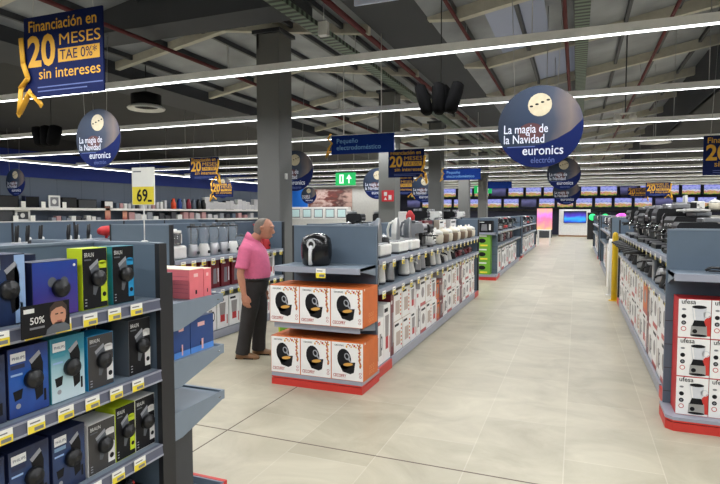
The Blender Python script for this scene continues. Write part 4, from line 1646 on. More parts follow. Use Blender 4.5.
# middle shelf
z2 = 0.927
G = 'kettles on the middle shelf of the long central shelving'
row([(KET_S, 'steel'), (KET_W, 'white'), (KET_S, 'steel')], 1, -2.02, 5.46, 0.25, z2, 3, '%s kettle, %s from the near end, middle central shelf', G, [(0.85, 0.85, 1.09)])
row([(KET_W, 'white kettle'), (JU_W, 'white juicer'), (KET_S, 'steel kettle'), (KET_S, 'steel kettle'), (KET_B, 'black kettle')], 1, -2.02, 6.6, 0.27, z2, 6, '%s, %s past the gap on the middle central shelf', 'kettles past the gap on the middle central shelf', [(0.9, 0.9, 1.04)])
row([(JU_W, 'white'), (JU_B, 'black'), (JU_W, 'white')], 1, -2.02, 8.3, 0.27, z2, 5, '%s juicer, %s in the juicer row of the middle central shelf', 'juicers on the middle central shelf')
row([(JU_R, 'dark red juicer'), (TOAST_R, 'dark red toaster'), (BL_B, 'black jar blender')], 1, -2.04, 9.7, 0.29, z2, 6, '%s, %s in the far dark run of the middle central shelf', 'dark goods at the far end of the middle central shelf', [(1, 1, 0.6)])
# cartons at the bottom, two tiers
y, i = 5.32, 0
seq = [(P_KET, 'white and green', 0.2, 0.5), (P_RED, 'tall white and red', 0.24, 0.62), (P_DRK, 'dark red', 0.12, 0.7), (P_LEAF, 'white', 0.34, 0.36), (P_LEAF, 'brown edged white', 0.34, 0.36), (P_RED, 'white and red', 0.26, 0.36), (P_KET, 'narrow white', 0.2, 0.6), (P_BAR, 'white and grey', 0.3, 0.36),
       (P_LEAF, 'white', 0.32, 0.37), (P_RED, 'white and red', 0.3, 0.33), (P_ORG, 'orange', 0.18, 0.3), (P_DRK, 'dark red', 0.24, 0.3), (P_KET, 'white', 0.3, 0.34), (P_BAR, 'white', 0.34, 0.36), (P_LEAF, 'kraft edged', 0.36, 0.36), (P_RED, 'white and red', 0.3, 0.36), (P_DRK, 'dark red', 0.24, 0.36),
       (P_KET, 'white', 0.32, 0.36), (P_BAR, 'grey', 0.34, 0.36), (P_RED, 'white and red', 0.3, 0.36), (P_LEAF, 'white', 0.3, 0.36)]
for pr, nm, wd, hh in seq:
    if y + wd > 11.4:
        break
    pr.put((-2.09, y + wd / 2, 0.102), PI / 2, '%s carton on the base, %s from the near end, central shelving' % (nm, ORD[i]), None, (wd - 0.012, 0.34, hh))
    if hh < 0.4:
        pr.put((-2.1, y + wd / 2, 0.103 + hh), PI / 2, '%s carton in the upper layer, above the %s base carton, central shelving' % (nm, ORD[i]), None, (wd - 0.014, 0.34, min(hh, 0.76 - hh)))
    y += wd
    i += 1

# shelving behind the man
t = thing('food_processor', 'big white food processor with a smoky jar at the near end of the blender shelf', 'food processor', (-4.72, 5.5, 1.137), PI / 2)
b = MB()
b.box(-0.14, 0.14, -0.11, 0.11, 0, 0.17, OFFWHITE, 0.03)
b.build('motor_base', t)
b = MB()
b.lathe([(0.08, 0.17), (0.1, 0.19), (0.1, 0.33)], (0, 0, 0), mat('smoky_plastic', (120, 118, 114), 0.15, alpha=0.55), 18)
b.build('jar', t)
b = MB()
b.lathe([(0.104, 0.33), (0.104, 0.36), (0.05, 0.365), (0.05, 0.38)], (0, 0, 0), OFFWHITE, 18)
b.build('lid', t)
b = MB()
b.tube([(0.095, 0, 0.32), (0.15, 0, 0.31), (0.15, 0, 0.2), (0.09, 0, 0.19)], 0.014, OFFWHITE, 8)
b.build('handle', t)
seqb = [(BL_S, 'steel'), (BL_W, 'white'), (BL_S, 'steel'), (BL_S, 'steel'), (BL_W, 'white'), (BL_B, 'black'), (BL_B, 'black'), (BL_R, 'red'), (BL_R, 'red')]
for i, (pr, nm) in enumerate(seqb):
    pr.put((-4.7, 5.86 + 0.225 * i, 1.137), PI / 2, '%s jar blender on the shelf behind the man, %s after the food processor' % (nm, ORD[i]), 'jar blenders behind the man')
for i in range(10):
    nm, pr = ('dark red', P_DRK) if i < 6 else ('white and red', P_RED)
    pr.put((-4.75, 5.45 + 0.245 * i, 0.692), PI / 2, '%s carton on the middle shelf behind the man, %s from its near end' % (nm, ORD[i]), 'cartons on the middle shelf behind the man', (0.2 if i < 6 else 0.23, 0.3, 0.38))
for i in range(9):
    nm, pr = ('white and black', P_KET) if i < 3 else ('white and red', P_RED)
    pr.put((-4.73, 5.47 + 0.28 * i, 0.117), PI / 2, '%s carton on the base shelf behind the man, %s from its near end' % (nm, ORD[i]), 'cartons on the base shelf behind the man', (0.26, 0.32, 0.44))
P_GRN.put((-3.05, 5.5, 0.0), 0, 'narrow green and orange carton on the floor between the man and the air fryers', None, (0.14, 0.3, 0.62))

# hair straighteners and a red dryer
def mk_straight():
    t = thing('hair_straightener', 'hair straightener', 'hair straightener')
    q = MB()
    q.box(-0.05, 0.05, -0.04, 0.04, 0, 0.012, WHITE)
    q.lathe([(0.03, 0.012), (0.032, 0.06), (0.02, 0.075)], (0.05, 0.03, 0), WHITE, 10)
    q.build('stand', t)
    q = MB()
    q.tube([(0.0, 0, 0.012), (0.015, 0, 0.12), (0.035, 0, 0.245)], [0.02, 0.022, 0.014], BLACK, 8)
    q.tube([(-0.012, 0, 0.012), (-0.01, 0, 0.12), (0.0, 0, 0.235)], [0.016, 0.018, 0.012], BLACK, 8)
    q.build('arm', t)
    return t


ST = Proto(mk_straight)
for i, px in enumerate((16, 27, 40, 68, 76, 88)):
    ST.put((-7.2, y_on(px, -7.2), 1.302), PI / 2, 'black hair straightener standing on its shelf, %s counted towards the red dryer' % ORD[i], 'hair straighteners')
t = thing('hair_dryer', 'red hair dryer lying past the straighteners on the same shelf', 'hair dryer', (-7.15, y_on(105, -7.15), 1.31), PI / 2)
b = MB()
b.tube([(-0.12, 0, 0.11), (-0.05, 0, 0.12), (0.06, 0, 0.12), (0.12, 0, 0.12)], [0.05, 0.075, 0.085, 0.065], BOXRED, 12)
b.build('barrel', t)
b = MB()
b.tube([(0.04, 0, 0.07), (0.02, 0, 0.0)], [0.025, 0.022], BOXRED, 8)
b.build('handle', t)
b = MB()
b.lathe([(0.05, 0.0), (0.05, 0.03)], (0.15, 0, 0.0), WHITE, 12)
b.build('nozzle', t)

# goods on the wall shelves
def slab(name, label, cat, px, zb, wd, hh, m, front=None, dp=0.2, X=-19.55, frame=None):
    t = thing(name, label, cat, (X, y_on(px, X), zb), PI / 2)
    q = MB()
    if frame:
        f = frame
        q.box(-wd / 2, wd / 2, -0.02, 0.02, 0, f, m)
        q.box(-wd / 2, wd / 2, -0.02, 0.02, hh - f, hh, m)
        q.box(-wd / 2, -wd / 2 + f, -0.02, 0.02, f, hh - f, m)
        q.box(wd / 2 - f, wd / 2, -0.02, 0.02, f, hh - f, m)
        q.build('frame', t)
        q = MB()
        q.box(-wd / 2 + f, wd / 2 - f, -0.005, 0.005, f, hh - f, front)
        Face(q, (0, -0.005, hh / 2), (1, 0, 0), (0, 0, 1)).circ(0, 0, hh * 0.2, WHITE, 1, None)
        q.build('picture', t)
    else:
        q.box(-wd / 2, wd / 2, -0.02, dp - 0.02, 0, hh, m, 0.01)
        q.build('casing', t)
        if front:
            q = MB()
            q.box(-wd / 2 + 0.03, wd / 2 - 0.03, -0.026, -0.018, 0.03, hh - 0.03, front)
            q.build('front_panel', t)
    return t


Z1, Z2 = 1.922, 1.402
slab('hair_tool_case', 'black case at the cut edge of the upper wall shelf', 'case', 8, Z1, 0.9, 0.45, MATTBLACK, BLACK)
slab('hair_tool_case', 'dark blue case before the white frame on the upper wall shelf', 'case', 33, Z1, 0.6, 0.45, NAVY, MATTBLACK)
slab('picture_frame', 'white square frame on the upper wall shelf', 'frame', 55, Z1, 0.52, 0.5, WHITE, INKGREY, frame=0.07)
slab('hair_tool_case', 'black case after the white frame on the upper wall shelf', 'case', 70, Z1, 0.7, 0.44, MATTBLACK, BLACK)
slab('hair_tool_case', 'long low black case in the middle of the upper wall shelf', 'case', 88, Z1, 0.95, 0.38, MATTBLACK, DKGREY)
slab('hair_tool_case', 'black case with a white card beside the price sign', 'case', 109, Z1, 0.5, 0.34, MATTBLACK, OFFWHITE)
for px, nm in ((24, 'before the dark blue case'), (44, 'just before the white frame'), (65, 'just after the white frame')):
    slab('price_card', 'small white price card %s, upper wall shelf' % nm, 'price card', px, Z1, 0.18, 0.24, TAGWHITE, None, 0.03, -19.44)
slab('hair_tool_case', 'dark case at the cut edge of the lower wall shelf', 'case', 6, Z2, 0.6, 0.42, MATTBLACK, DKGREY)
slab('picture_frame', 'white frame with dark picture on the lower wall shelf', 'frame', 23, Z2, 0.6, 0.45, WHITE, DKGREY, frame=0.08)
for px, nm in ((16, 'first'), (33, 'second')):
    slab('price_card', 'small white price card on the lower wall shelf, %s from its cut edge' % nm, 'price card', px, Z2, 0.2, 0.22, TAGWHITE, None, 0.03, -19.44)
FACEART = ramp_material('beauty_portrait', [(0, (150, 40, 50)), (0.4, (198, 140, 116)), (0.7, (190, 130, 106)), (1, (70, 44, 36))], 'Z', 0.3, 3)
slab('beauty_card', 'portrait card with red foot below the white-carded case', 'card', 108, Z2 + 0.01, 0.3, 0.62, FACEART, None, 0.03, -19.44)
slab('beauty_card', 'darker portrait card between the two wall shelves past the price pole', 'card', 125, Z2 + 0.01, 0.26, 0.42, FACEART, None, 0.03, -19.44)
rr = random.Random(5)
SM = [mat('goods_pale', (190, 188, 190), 0.5), mat('goods_dark', (58, 58, 64), 0.5), mat('goods_rose', (186, 140, 140), 0.5), OFFWHITE, mat('goods_steel', (140, 144, 150), 0.4), mat('goods_slate', (86, 98, 112), 0.5)]
SMN = ['pale grey', 'dark', 'rose', 'white', 'steel grey', 'slate']
for i, px in enumerate(range(54, 104, 5)):
    k = rr.randrange(6)
    slab('beauty_box', '%s small beauty box, %s along the lower wall shelf before the portrait cards' % (SMN[k], ORD[i]), 'box', px, Z2, 0.2, 0.1 + 0.12 * rr.random(), SM[k], None, 0.2)
for i, px in enumerate(range(118, 170, 4)):
    k = (0, 2, 3)[rr.randrange(3)] if px > 138 else rr.randrange(6)
    slab('beauty_box', '%s low box, %s along the upper wall shelf behind the price sign' % (SMN[k], ORD[i]), 'box', px, Z1, 0.17, 0.2 + 0.25 * rr.random(), SM[k], None, 0.2)


def mk_flask(m, name):
    def mk():
        t = thing('stick_vacuum', name, 'vacuum cleaner')
        q = MB()
        q.lathe([(0.1, 0), (0.13, 0.04), (0.13, 0.3), (0.08, 0.42), (0.07, 0.55)], (0, 0, 0), m, 14)
        q.build('body', t)
        q = MB()
        q.tube([(0, 0.06, 0.5), (0, 0.12, 0.46), (0, 0.14, 0.3), (0, 0.1, 0.2)], 0.03, BLACK, 6)
        q.build('handle', t)
        return t
    return Proto(mk)


FL = {'orange': mk_flask(mat('goods_orange', (226, 78, 40), 0.4), ''), 'blue': mk_flask(mat('goods_blue', (30, 60, 130), 0.4), ''), 'grey': mk_flask(SM[4], ''), 'red': mk_flask(mat('goods_red', (150, 36, 56), 0.4), ''), 'black': mk_flask(BLACK, ''), 'slate': mk_flask(SM[5], '')}
for i, (px, nm) in enumerate(((174, 'orange'), (180, 'blue'), (184, 'grey'), (189, 'red'), (194, 'slate'), (199, 'black'), (204, 'black'))):
    FL[nm].put((-19.55, y_on(px, -19.55), Z1), PI / 2, '%s upright vacuum body, %s in the coloured row on the upper wall shelf' % (nm, ORD[i]), 'upright vacuum bodies on the upper wall shelf', (1, 1, 1.0))
for i, px in enumerate(range(208, 258, 4)):
    k = (0, 3, 3, 4, 1)[rr.randrange(5)]
    slab('floor_care_box', '%s carton, %s past the coloured vacuums on the upper wall shelf' % (SMN[k], ORD[i]), 'carton', px, Z1, 0.45, 0.3 + 0.4 * rr.random(), SM[k], SM[0] if k else None, 0.25)
for i, px in enumerate(range(132, 258, 6)):
    k = rr.randrange(6)
    slab('kitchen_box', '%s small goods box, %s along the lower wall shelf past the portrait cards' % (SMN[k], ORD[i]), 'box', px, Z2, 0.35, 0.15 + 0.25 * rr.random(), SM[k], None, 0.25)

# right hand shelving: coffee machines on top, small goods on the shelf below, cartons at the bottom
for i in range(12):
    pr, nm = (COF_B, 'black')
    pr.put((0.97 + 0.012 * (i % 3), 5.5 + 0.46 * i, 1.327), -PI / 2 + (0.0, 0.16, -0.1, 0.05, -0.14)[i % 5], '%s coffee machine on the shelving by the blender cartons, %s from the end display' % (nm, ORD[i]), 'coffee machines', (1.25, 1.05, (0.78, 0.9)[i] if i < 2 else (1.06, 1.12, 0.98, 1.1)[i % 4]))
t = thing('warming_tray', 'long pale tray lying on top of the black coffee machines', 'tray', (1.02, 5.98, 1.735))
b = MB()
b.box(-0.1, 0.1, -0.25, 0.25, 0, 0.02, OFFWHITE, 0.006)
b.build('tray', t)
G = 'small goods on the shelf below the coffee machines'
row([(JU_B, 'black juicer'), (KET_B, 'black kettle'), (JU_B, 'black juicer'), (KET_S, 'steel kettle'), (IRON_D, 'dark iron')], -1, 0.865, 5.5, 0.34, 0.967, 17, '%s, %s from the end display on the shelf below the coffee machines', G, [(1.15, 1.1, 0.85)])


def mk_rod():
    t = thing('stick_blender', 'stick blender', 'stick blender')
    q = MB()
    q.tube([(0, 0.0, 0.03), (0, -0.12, 0.035), (0, -0.24, 0.02)], [0.022, 0.026, 0.014], BLACK, 8)
    q.build('grip', t)
    q = MB()
    q.tube([(0, 0, 0.03), (0, 0.18, 0.025)], 0.012, MATTBLACK, 8)
    q.lathe([(0.026, 0.0), (0.026, 0.035)], (0, 0.19, 0.0), MATTBLACK, 10)
    q.build('shaft', t)
    return t


ROD = Proto(mk_rod)
for i in range(8):
    ROD.put((0.8, 7.52 + 0.38 * i, 1.2), -PI / 2, 'black stick blender poking out over the aisle, %s towards the yellow post' % ORD[i], 'stick blenders on hooks')
y, i = 5.34, 0
seq = [(P_KET, 'white', 0.3, 0.4), (P_BAR, 'grey edged white', 0.3, 0.4), (P_KET, 'white and black', 0.3, 0.38), (P_BAR, 'pale', 0.34, 0.4), (P_KET, 'white', 0.34, 0.4), (P_DRK, 'red', 0.2, 0.36), (P_ORG, 'orange', 0.42, 0.4), (P_KET, 'white', 0.36, 0.4),
       (P_LEAF, 'white', 0.34, 0.4), (P_RED, 'white and red', 0.36, 0.4), (P_BAR, 'pale', 0.4, 0.4), (P_KET, 'white', 0.4, 0.4), (P_LEAF, 'kraft edged', 0.4, 0.4), (P_RED, 'white and red', 0.4, 0.4), (P_KET, 'white', 0.4, 0.4), (P_BAR, 'pale', 0.4, 0.4), (P_KET, 'white', 0.4, 0.4)]
for pr, nm, wd, hh in seq:
    if y + wd > 11.45:
        break
    for lv in range(2):
        q = pr if not (nm == 'orange' and lv == 0) else P_RED
        q.put((0.955, y + wd / 2, 0.102 + lv * 0.413), -PI / 2, '%s carton, %s layer, %s from the boxed blenders, coffee machine shelving' % (nm if q is pr else 'white and red', ('bottom', 'upper')[lv], ORD[i]), None, (wd - 0.014, 0.34, 0.41))
    y += wd
    i += 1
t = thing('safety_post', 'yellow rounded safety post at the end of the coffee machine shelving', 'post', (0.71, 11.72, 0))
b = MB()
b.lathe([(0.055, 0.0), (0.055, 1.26), (0.045, 1.32), (0.02, 1.345)], (0, 0, 0), BOLLARD, 16)
b.build('post', t)
b = MB()
b.lathe([(0.1, 0.0), (0.1, 0.012)], (0, 0, 0), BOLLARD, 16)
b.build('foot_plate', t)
t = thing('safety_post', 'slim white post just beyond the yellow safety post', 'post', (0.68, 12.5, 0))
b = MB()
b.lathe([(0.05, 0.0), (0.05, 1.15), (0.03, 1.18)], (0, 0, 0), WHITE, 14)
b.build('post', t)
b = MB()
b.lathe([(0.09, 0.0), (0.09, 0.012)], (0, 0, 0), WHITE, 14)
b.build('foot_plate', t)
P_LEAF.put((0.82, 14.0, 0.0), 0, 'tall kraft carton on the floor beyond the white post', None, (0.3, 0.3, 1.0))
for (s, x, ya, n, step, what) in ((-1, 1.0, 14.66, 8, 0.65, 'shelving beyond the yellow post'), (-1, 1.0, 22.5, 7, 0.9, 'far shelving ending that row')):
    row([(COF_B, 'black'), (COF_W, 'white'), (COF_B, 'black')], s, x, ya, step, 1.222, n, '%s coffee machine, %s on top of the ' + what, None, [(1.5, 1, 0.9)])
    row([(JU_B, 'black juicer'), (KET_S, 'steel kettle')], s, x, ya, step, 0.862, n, '%s, %s on the middle of the ' + what, None, [(1.4, 1.2, 1.1)])
    row([(P_KET, 'white carton'), (P_RED, 'white and red carton'), (P_LEAF, 'pale carton')], s, x, ya, step, 0.102, n, '%s, %s on the base of the ' + what, None, [(step - 0.04, 0.34, 0.66)])

# the green cartons and the shelving behind them
for i, nm in enumerate(('lowest', 'middle', 'topmost')):
    P_GRN.put((-2.27, 14.3, 0.142 + 0.346 * i), 0, 'green carton, %s of the stack on the small end display' % nm, 'green cartons', (0.46, 0.3, 0.344))
P_BLK.put((-2.2, 14.3, 1.222), 0, 'black carton on the shelf above the green cartons', None, (0.4, 0.28, 0.3))
for (x, ya, n, step, what) in ((-2.14, 14.9, 9, 0.6, 'shelving past the green cartons'), (-2.17, 22.5, 8, 0.9, 'far shelving towards the pink screen')):
    row([(COF_B, 'black coffee machine'), (BL_R, 'red blender'), (COF_B, 'black coffee machine'), (BL_S, 'steel blender')], 1, x, ya, step, 1.222, n, '%s, %s on top of the ' + what, None, [(1.5, 1.1, 0.8)])
    row([(TOAST_S, 'steel toaster'), (TOAST_R, 'dark red toaster'), (KET_B, 'black kettle')], 1, x, ya, step, 0.862, n, '%s, %s on the middle of the ' + what, None, [(1.5, 1.2, 1.2)])
    row([(P_KET, 'white carton'), (P_RED, 'white and red carton'), (P_BAR, 'grey carton')], 1, x, ya, step, 0.102, n, '%s, %s on the base of the ' + what, None, [(step - 0.04, 0.34, 0.62)])
for i in range(2):
    P_RED.put((-2.4, 21.75, 0.142 + 0.5 * i), 0, 'white and red carton, %s of two on the far end display' % ('lower', 'upper')[i], None, (0.5, 0.3, 0.49))

# ---------------------------------------------------------------- televisions and the far end of the store
TVPIC = ramp_material('tv_landscape', [(0.0, (50, 110, 60)), (0.18, (200, 180, 90)), (0.3, (190, 90, 120)), (0.42, (232, 232, 226)), (0.58, (112, 130, 200)), (0.78, (172, 176, 240)), (1.0, (120, 124, 216))], 'Z', 0.9, 4.5, emit=0.95)
TVDARK = ramp_material('tv_dusk', [(0.0, (30, 30, 50)), (0.4, (70, 70, 110)), (0.7, (110, 110, 160)), (1.0, (50, 52, 90))], 'Z', 0.6, 2.2, emit=0.8)


def mk_tv(pic):
    def mk():
        t = thing('television', 'television', 'television')
        q = MB()
        q.box(-0.68, 0.68, 0, 0.05, 0, 0.79, BLACK, 0.008)
        q.build('casing', t)
        q = MB()
        q.box(-0.655, 0.655, -0.006, 0.0, 0.035, 0.765, pic)
        q.build('screen', t)
        q = MB()
        q.box(-0.2, 0.2, 0.05, 0.14, 0.25, 0.55, DKGREY)
        q.build('wall_mount', t)
        return t
    return Proto(mk)


TVA, TVB = mk_tv(TVPIC), mk_tv(TVDARK)
for r, (z, nm) in enumerate(((2.14, 'lower'), (3.04, 'upper'))):
    for i in range(19):
        x = -13.2 + 1.37 * i + (0.35 if r else 0)
        pr = TVB if (i * 5 + r * 3) % 7 == 0 else TVA
        pr.put((x, 45.86, z), 0, '%s television in the %s wall row, %s counting from the pillar side' % ('dim' if pr is TVB else 'bright', nm, ORD[i]), 'televisions in the %s row' % nm, (0.87, 1, 0.93))
t = thing('display_ledge', 'long black ledge below the lower row of televisions', 'ledge', (-2, 45.6, 1.9))
b = MB()
b.box(-12, 12, 0, 0.38, 0, 0.12, BLACK)
b.build('board', t)
t = thing('demo_wall', 'white demo wall with a blue lit screen at the end of the aisle', 'display wall', (-0.15, 42.5, 0))
b = MB()
b.box(-1.06, 1.06, 0, 0.5, 0.1, 1.98, WHITE, 0.02)
b.build('panel', t)
b = MB()
b.box(-1.08, 1.08, -0.03, 0.5, 0, 0.1, WOOD)
b.build('plinth', t)
b = MB()
b.box(-0.74, 0.79, -0.04, 0, 1.0, 1.86, BLACK)
s_ = b.build('screen_frame', t)
b = MB()
b.box(-0.71, 0.76, -0.05, -0.04, 1.03, 1.83, ramp_material('demo_blue_picture', [(0, (20, 40, 200)), (0.35, (40, 170, 240)), (0.6, (70, 50, 190)), (1, (16, 14, 40))], 'Z', 0.5, 2.2, emit=1.3))
b.build('screen', s_)
t = thing('led_screen', 'tall pink lit screen beside the white demo wall', 'screen', (-2.08, 40.0, 0))
b = MB()
b.box(-0.52, 0.52, 0, 0.2, 0.5, 2.05, BLACK)
b.build('casing', t)
b = MB()
b.box(-0.5, 0.5, -0.012, 0, 0.56, 2.02, ramp_material('led_pink_picture', [(0, (240, 180, 120)), (0.4, (250, 120, 160)), (0.7, (230, 130, 220)), (1, (250, 170, 150))], 'Z', 0.8, 3, emit=1.4))
b.build('screen', t)
b = MB()
b.box(-0.5, 0.5, 0.02, 0.3, 0, 0.5, DKGREY)
b.build('stand', t)
t = thing('display_table', 'small white table at the end of the far shelving', 'table', (-1.6, 30.6, 0))
b = MB()
b.box(-0.35, 0.35, -0.3, 0.3, 0.78, 0.83, WHITE, 0.01)
b.build('table_top', t)
for sx in (-0.3, 0.3):
    for sy in (-0.25, 0.25):
        b = MB()
        b.box(sx - 0.03, sx + 0.03, sy - 0.03, sy + 0.03, 0, 0.78, WHITE)
        b.build('leg', t)
t = thing('glow_ball', 'magenta glowing ball lamp below the televisions', 'lamp', (2.35, 34.0, 0.0))
b = MB()
b.lathe([(0.02, 0.95)] + [(0.38 * math.sin(a * PI / 10), 1.33 - 0.38 * math.cos(a * PI / 10)) for a in range(1, 10)] + [(0.02, 1.71)], (0, 0, 0), mat('glow_magenta', (240, 70, 210), 0.4, emit=1.2), 16)
b.build('ball', t)
b = MB()
b.lathe([(0.2, 0.0), (0.16, 0.96)], (0, 0, 0), DKGREY, 12)
b.build('stand', t)
for i, (x, nm) in enumerate(((0.95, 'first'), (1.7, 'second'), (3.1, 'third'))):
    t = thing('party_speaker', 'dark speaker with a green glow near the magenta ball, %s from the aisle' % nm, 'speaker', (x, 38.5, 0))
    b = MB()
    b.box(-0.3, 0.3, 0, 0.4, 0, 1.75, BLACK, 0.02)
    b.build('cabinet', t)
    b = MB()
    b.M = Matrix.Translation((0, -0.001, 1.45)) @ Matrix.Rotation(PI / 2, 4, 'X')
    b.lathe([(0.22, 0), (0.22, 0.02), (0.05, 0.025)], (0, 0, 0), mat('glow_green', (40, 220, 120), 0.4, emit=0.9), 16)
    b.build('light_ring', t)

# open side beyond the coffee machines: hood, screen, white shelves of cookers
t = thing('extractor_hood', 'steel funnel shaped cooker hood on a stand behind the coffee machines', 'cooker hood', (2.42, 16.0, 0))
b = MB()
b.rings([[(sx * r, sy * r * 0.7, z) for sx, sy in ((-1, -1), (1, -1), (1, 1), (-1, 1))] for r, z in ((0.04, 1.6), (0.05, 1.66), (0.14, 1.96), (0.14, 1.99))], STEEL, False)
b.build('hood', t)
b = MB()
b.box(-0.03, 0.03, -0.03, 0.03, 0, 1.62, STEEL)
b.box(-0.1, 0.1, -0.1, 0.1, 0, 0.03, STEEL)
b.build('stand', t)
t = thing('monitor', 'black upright screen beside the funnel shaped hood', 'screen', (2.71, 16.0, 0))
b = MB()
b.box(-0.11, 0.11, 0, 0.04, 1.62, 1.99, BLACK, 0.008)
b.build('screen', t)
b = MB()
b.box(-0.03, 0.03, 0.02, 0.06, 0, 1.7, DKGREY)
b.box(-0.08, 0.08, -0.1, 0.15, 0, 0.03, DKGREY)
b.build('stand', t)
t = thing('display_rack', 'white rack of small cookers at the far edge behind the coffee machines', 'rack', (3.3, 17.0, 0))
for x in (-0.55, 0.9):
    b = MB()
    b.box(x - 0.03, x + 0.03, 0, 0.4, 0, 2.2, WHITE)
    b.build('upright', t)
for z in (1.0, 1.42, 1.8):
    b = MB()
    b.box(-0.52, 0.87, 0, 0.4, z - 0.05, z, BLACK if z > 1.7 else WHITE)
    b.build('shelf', t)
G = 'small cookers on the white rack'
for i, z in enumerate((1.42, 1.8)):
    for j in range(3):
        pr, nm = ((POT_C, 'cream cooker'), (TOAST_W, 'white toaster'), (POT_C, 'cream cooker'))[(i + j) % 3]
        pr.put((3.05 + 0.4 * j, 17.2, z + 0.002), 0, '%s on the %s white rack shelf, %s from the hood' % (nm, ('middle', 'top')[i], ORD[j]), G, (1.12, 1, 1.25))

# poster wall and white appliances beyond the thickest pillar
b = MB()
b.box(-19.95, -12.8, 36.0, 36.2, 0, 3.7, mat('partition_grey', (168, 166, 160), 0.7))
struct(b.build('wall_partition'))
t = thing('wall_banner', 'bright blue banner at the corner beyond the thickest pillar', 'banner', (-19.0, 35.95, 1.9))
b = MB()
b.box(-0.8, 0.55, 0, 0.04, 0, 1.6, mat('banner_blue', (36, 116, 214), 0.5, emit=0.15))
b.build('panel', t)
POSTER = ramp_material('food_poster', [(0.0, (120, 70, 56)), (0.3, (196, 170, 160)), (0.5, (110, 54, 46)), (0.75, (74, 48, 44)), (1.0, (170, 140, 128))], 'X', 1.4, 5.0)
t = thing('food_poster', 'wide food poster of warm browns and whites on the far wall', 'poster', (-16.65, 35.95, 1.95))
b = MB()
b.box(-1.7, 1.75, 0, 0.04, 0, 1.5, POSTER)
b.build('panel', t)


def mk_washer():
    t = thing('washing_machine', 'white appliance', 'white appliance')
    q = MB()
    q.box(-0.42, 0.42, 0, 0.6, 0, 0.82, WHITE, 0.03)
    q.build('cabinet', t)
    q = MB()
    q.box(-0.33, 0.33, -0.02, 0.0, 0.1, 0.7, INKGREY, 0.008)
    d = q.build('door', t)
    q = MB()
    q.box(-0.27, 0.27, -0.03, -0.02, 0.15, 0.64, mat('door_pale', (196, 222, 222), 0.3))
    q.build('window', d)
    return t


WM = Proto(mk_washer)
t = thing('appliance_plinth', 'long pale plinth under the row of white appliances', 'plinth', (-16.4, 33.2, 0))
b = MB()
b.box(-2.6, 2.6, 0, 0.8, 0, 1.3, mat('plinth_pale', (190, 188, 182), 0.6))
b.build('plinth', t)
for i in range(5):
    WM.put((-17.95 + 0.86 * i, 33.25, 1.302), 0, 'white appliance with a pale rounded window, %s counting from the thickest pillar' % ORD[i], 'white appliances in a row')

# goods seen over the end display, on shelving that stands behind it
gondola('grey shelving of small dark goods beyond the end of the man\'s aisle', -5.2, 1, 12.0, 18.0, 1.45, [1.2], tag_step=1.2, red=0, ends=(True, True))
for i in range(11):
    pr, nm = ((TOAST_S, 'steel toaster'), (KET_B, 'black kettle'), (COF_B, 'black coffee machine'), (JU_W, 'white juicer'))[i % 4]
    pr.put((-5.4, 12.3 + 0.5 * i, 1.202), PI / 2, '%s, %s on the shelving seen over the air fryer display' % (nm, ORD[i]), 'goods seen over the air fryer display', (1.5, 1.3, 1.25))
t = thing('display_topper', 'red and white cardboard topper standing beside the pillar with the fire sign', 'display', (-3.72, 12.4, 0))
b = MB()
b.box(-0.2, 0.2, -0.02, 0.02, 0, 1.42, PAPER)
b.box(-0.22, -0.02, -0.03, 0.03, 1.42, 1.75, PAPER, 0.01)
b.build('board', t)
b = MB()
b.lathe([(0.03, 1.42), (0.11, 1.46), (0.12, 1.66), (0.03, 1.78)], (0.06, 0, 0), BOXRED, 14, 1, 0.4)
b.build('red_shape', t)
b = MB()
b.box(-0.25, 0.25, -0.15, 0.15, 0, 0.03, DKGREY)
b.build('foot', t)
gondola('grey shelving of pale goods between the pillars, behind the long central shelving', -3.9, 1, 13.9, 22.5, 1.5, [1.25], tag_step=1.2, red=0)
for i in range(11):
    pr, nm = ((TOAST_S, 'steel toaster'), (COF_B, 'black coffee machine'), (KET_W, 'white kettle'), (COF_W, 'white coffee machine'), (KET_B, 'black kettle'))[i % 5]
    pr.put((-4.1, 14.3 + 0.75 * i, 1.252), PI / 2, '%s, %s on the shelving between the pillars' % (nm, ORD[i]), 'goods on the shelving between the pillars', (1.5, 1.3, 1.3))

# ---------------------------------------------------------------- the man in the pink shirt
SKIN = mat('skin', (186, 130, 104), 0.55, var=0.04, scale=20)
HAIR = mat('grey_hair', (126, 117, 108), 0.8, var=0.15, scale=60)
SHIRT = mat('pink_shirt', (218, 108, 144), 0.75, var=0.05, scale=25, bump=0.15)
TROUSER = mat('dark_trousers', (44, 41, 41), 0.8, var=0.08, scale=25, bump=0.15)
BELT = mat('black_belt', (20, 18, 18), 0.4)


def oval(cx, cy, z, rx, ry, n=24, pw=2.0, tilt=0.0):
    out = []
    for i in range(n):
        a = 2 * PI * i / n
        c, s = math.cos(a), math.sin(a)
        x = rx * math.copysign(abs(c) ** (2 / pw), c)
        y = ry * math.copysign(abs(s) ** (2 / pw), s)
        out.append((cx + x, cy + y, z + tilt * x))
    return out


def ball(q, c, r, m, sc=(1, 1, 1)):
    n = 10
    q.lathe([(max(0.001, r * math.sin(PI * i / n)), -r * math.cos(PI * i / n) * sc[2]) for i in range(n + 1)], c, m, 16, sc[0], sc[1])


def limb(q, pts, rs, m, n=14, flat=1.0):
    """A tapering limb with rounded ends."""
    q.tube(pts, rs, m, n, flat)
    ball(q, pts[0], rs[0], m)
    ball(q, pts[-1], rs[-1], m)


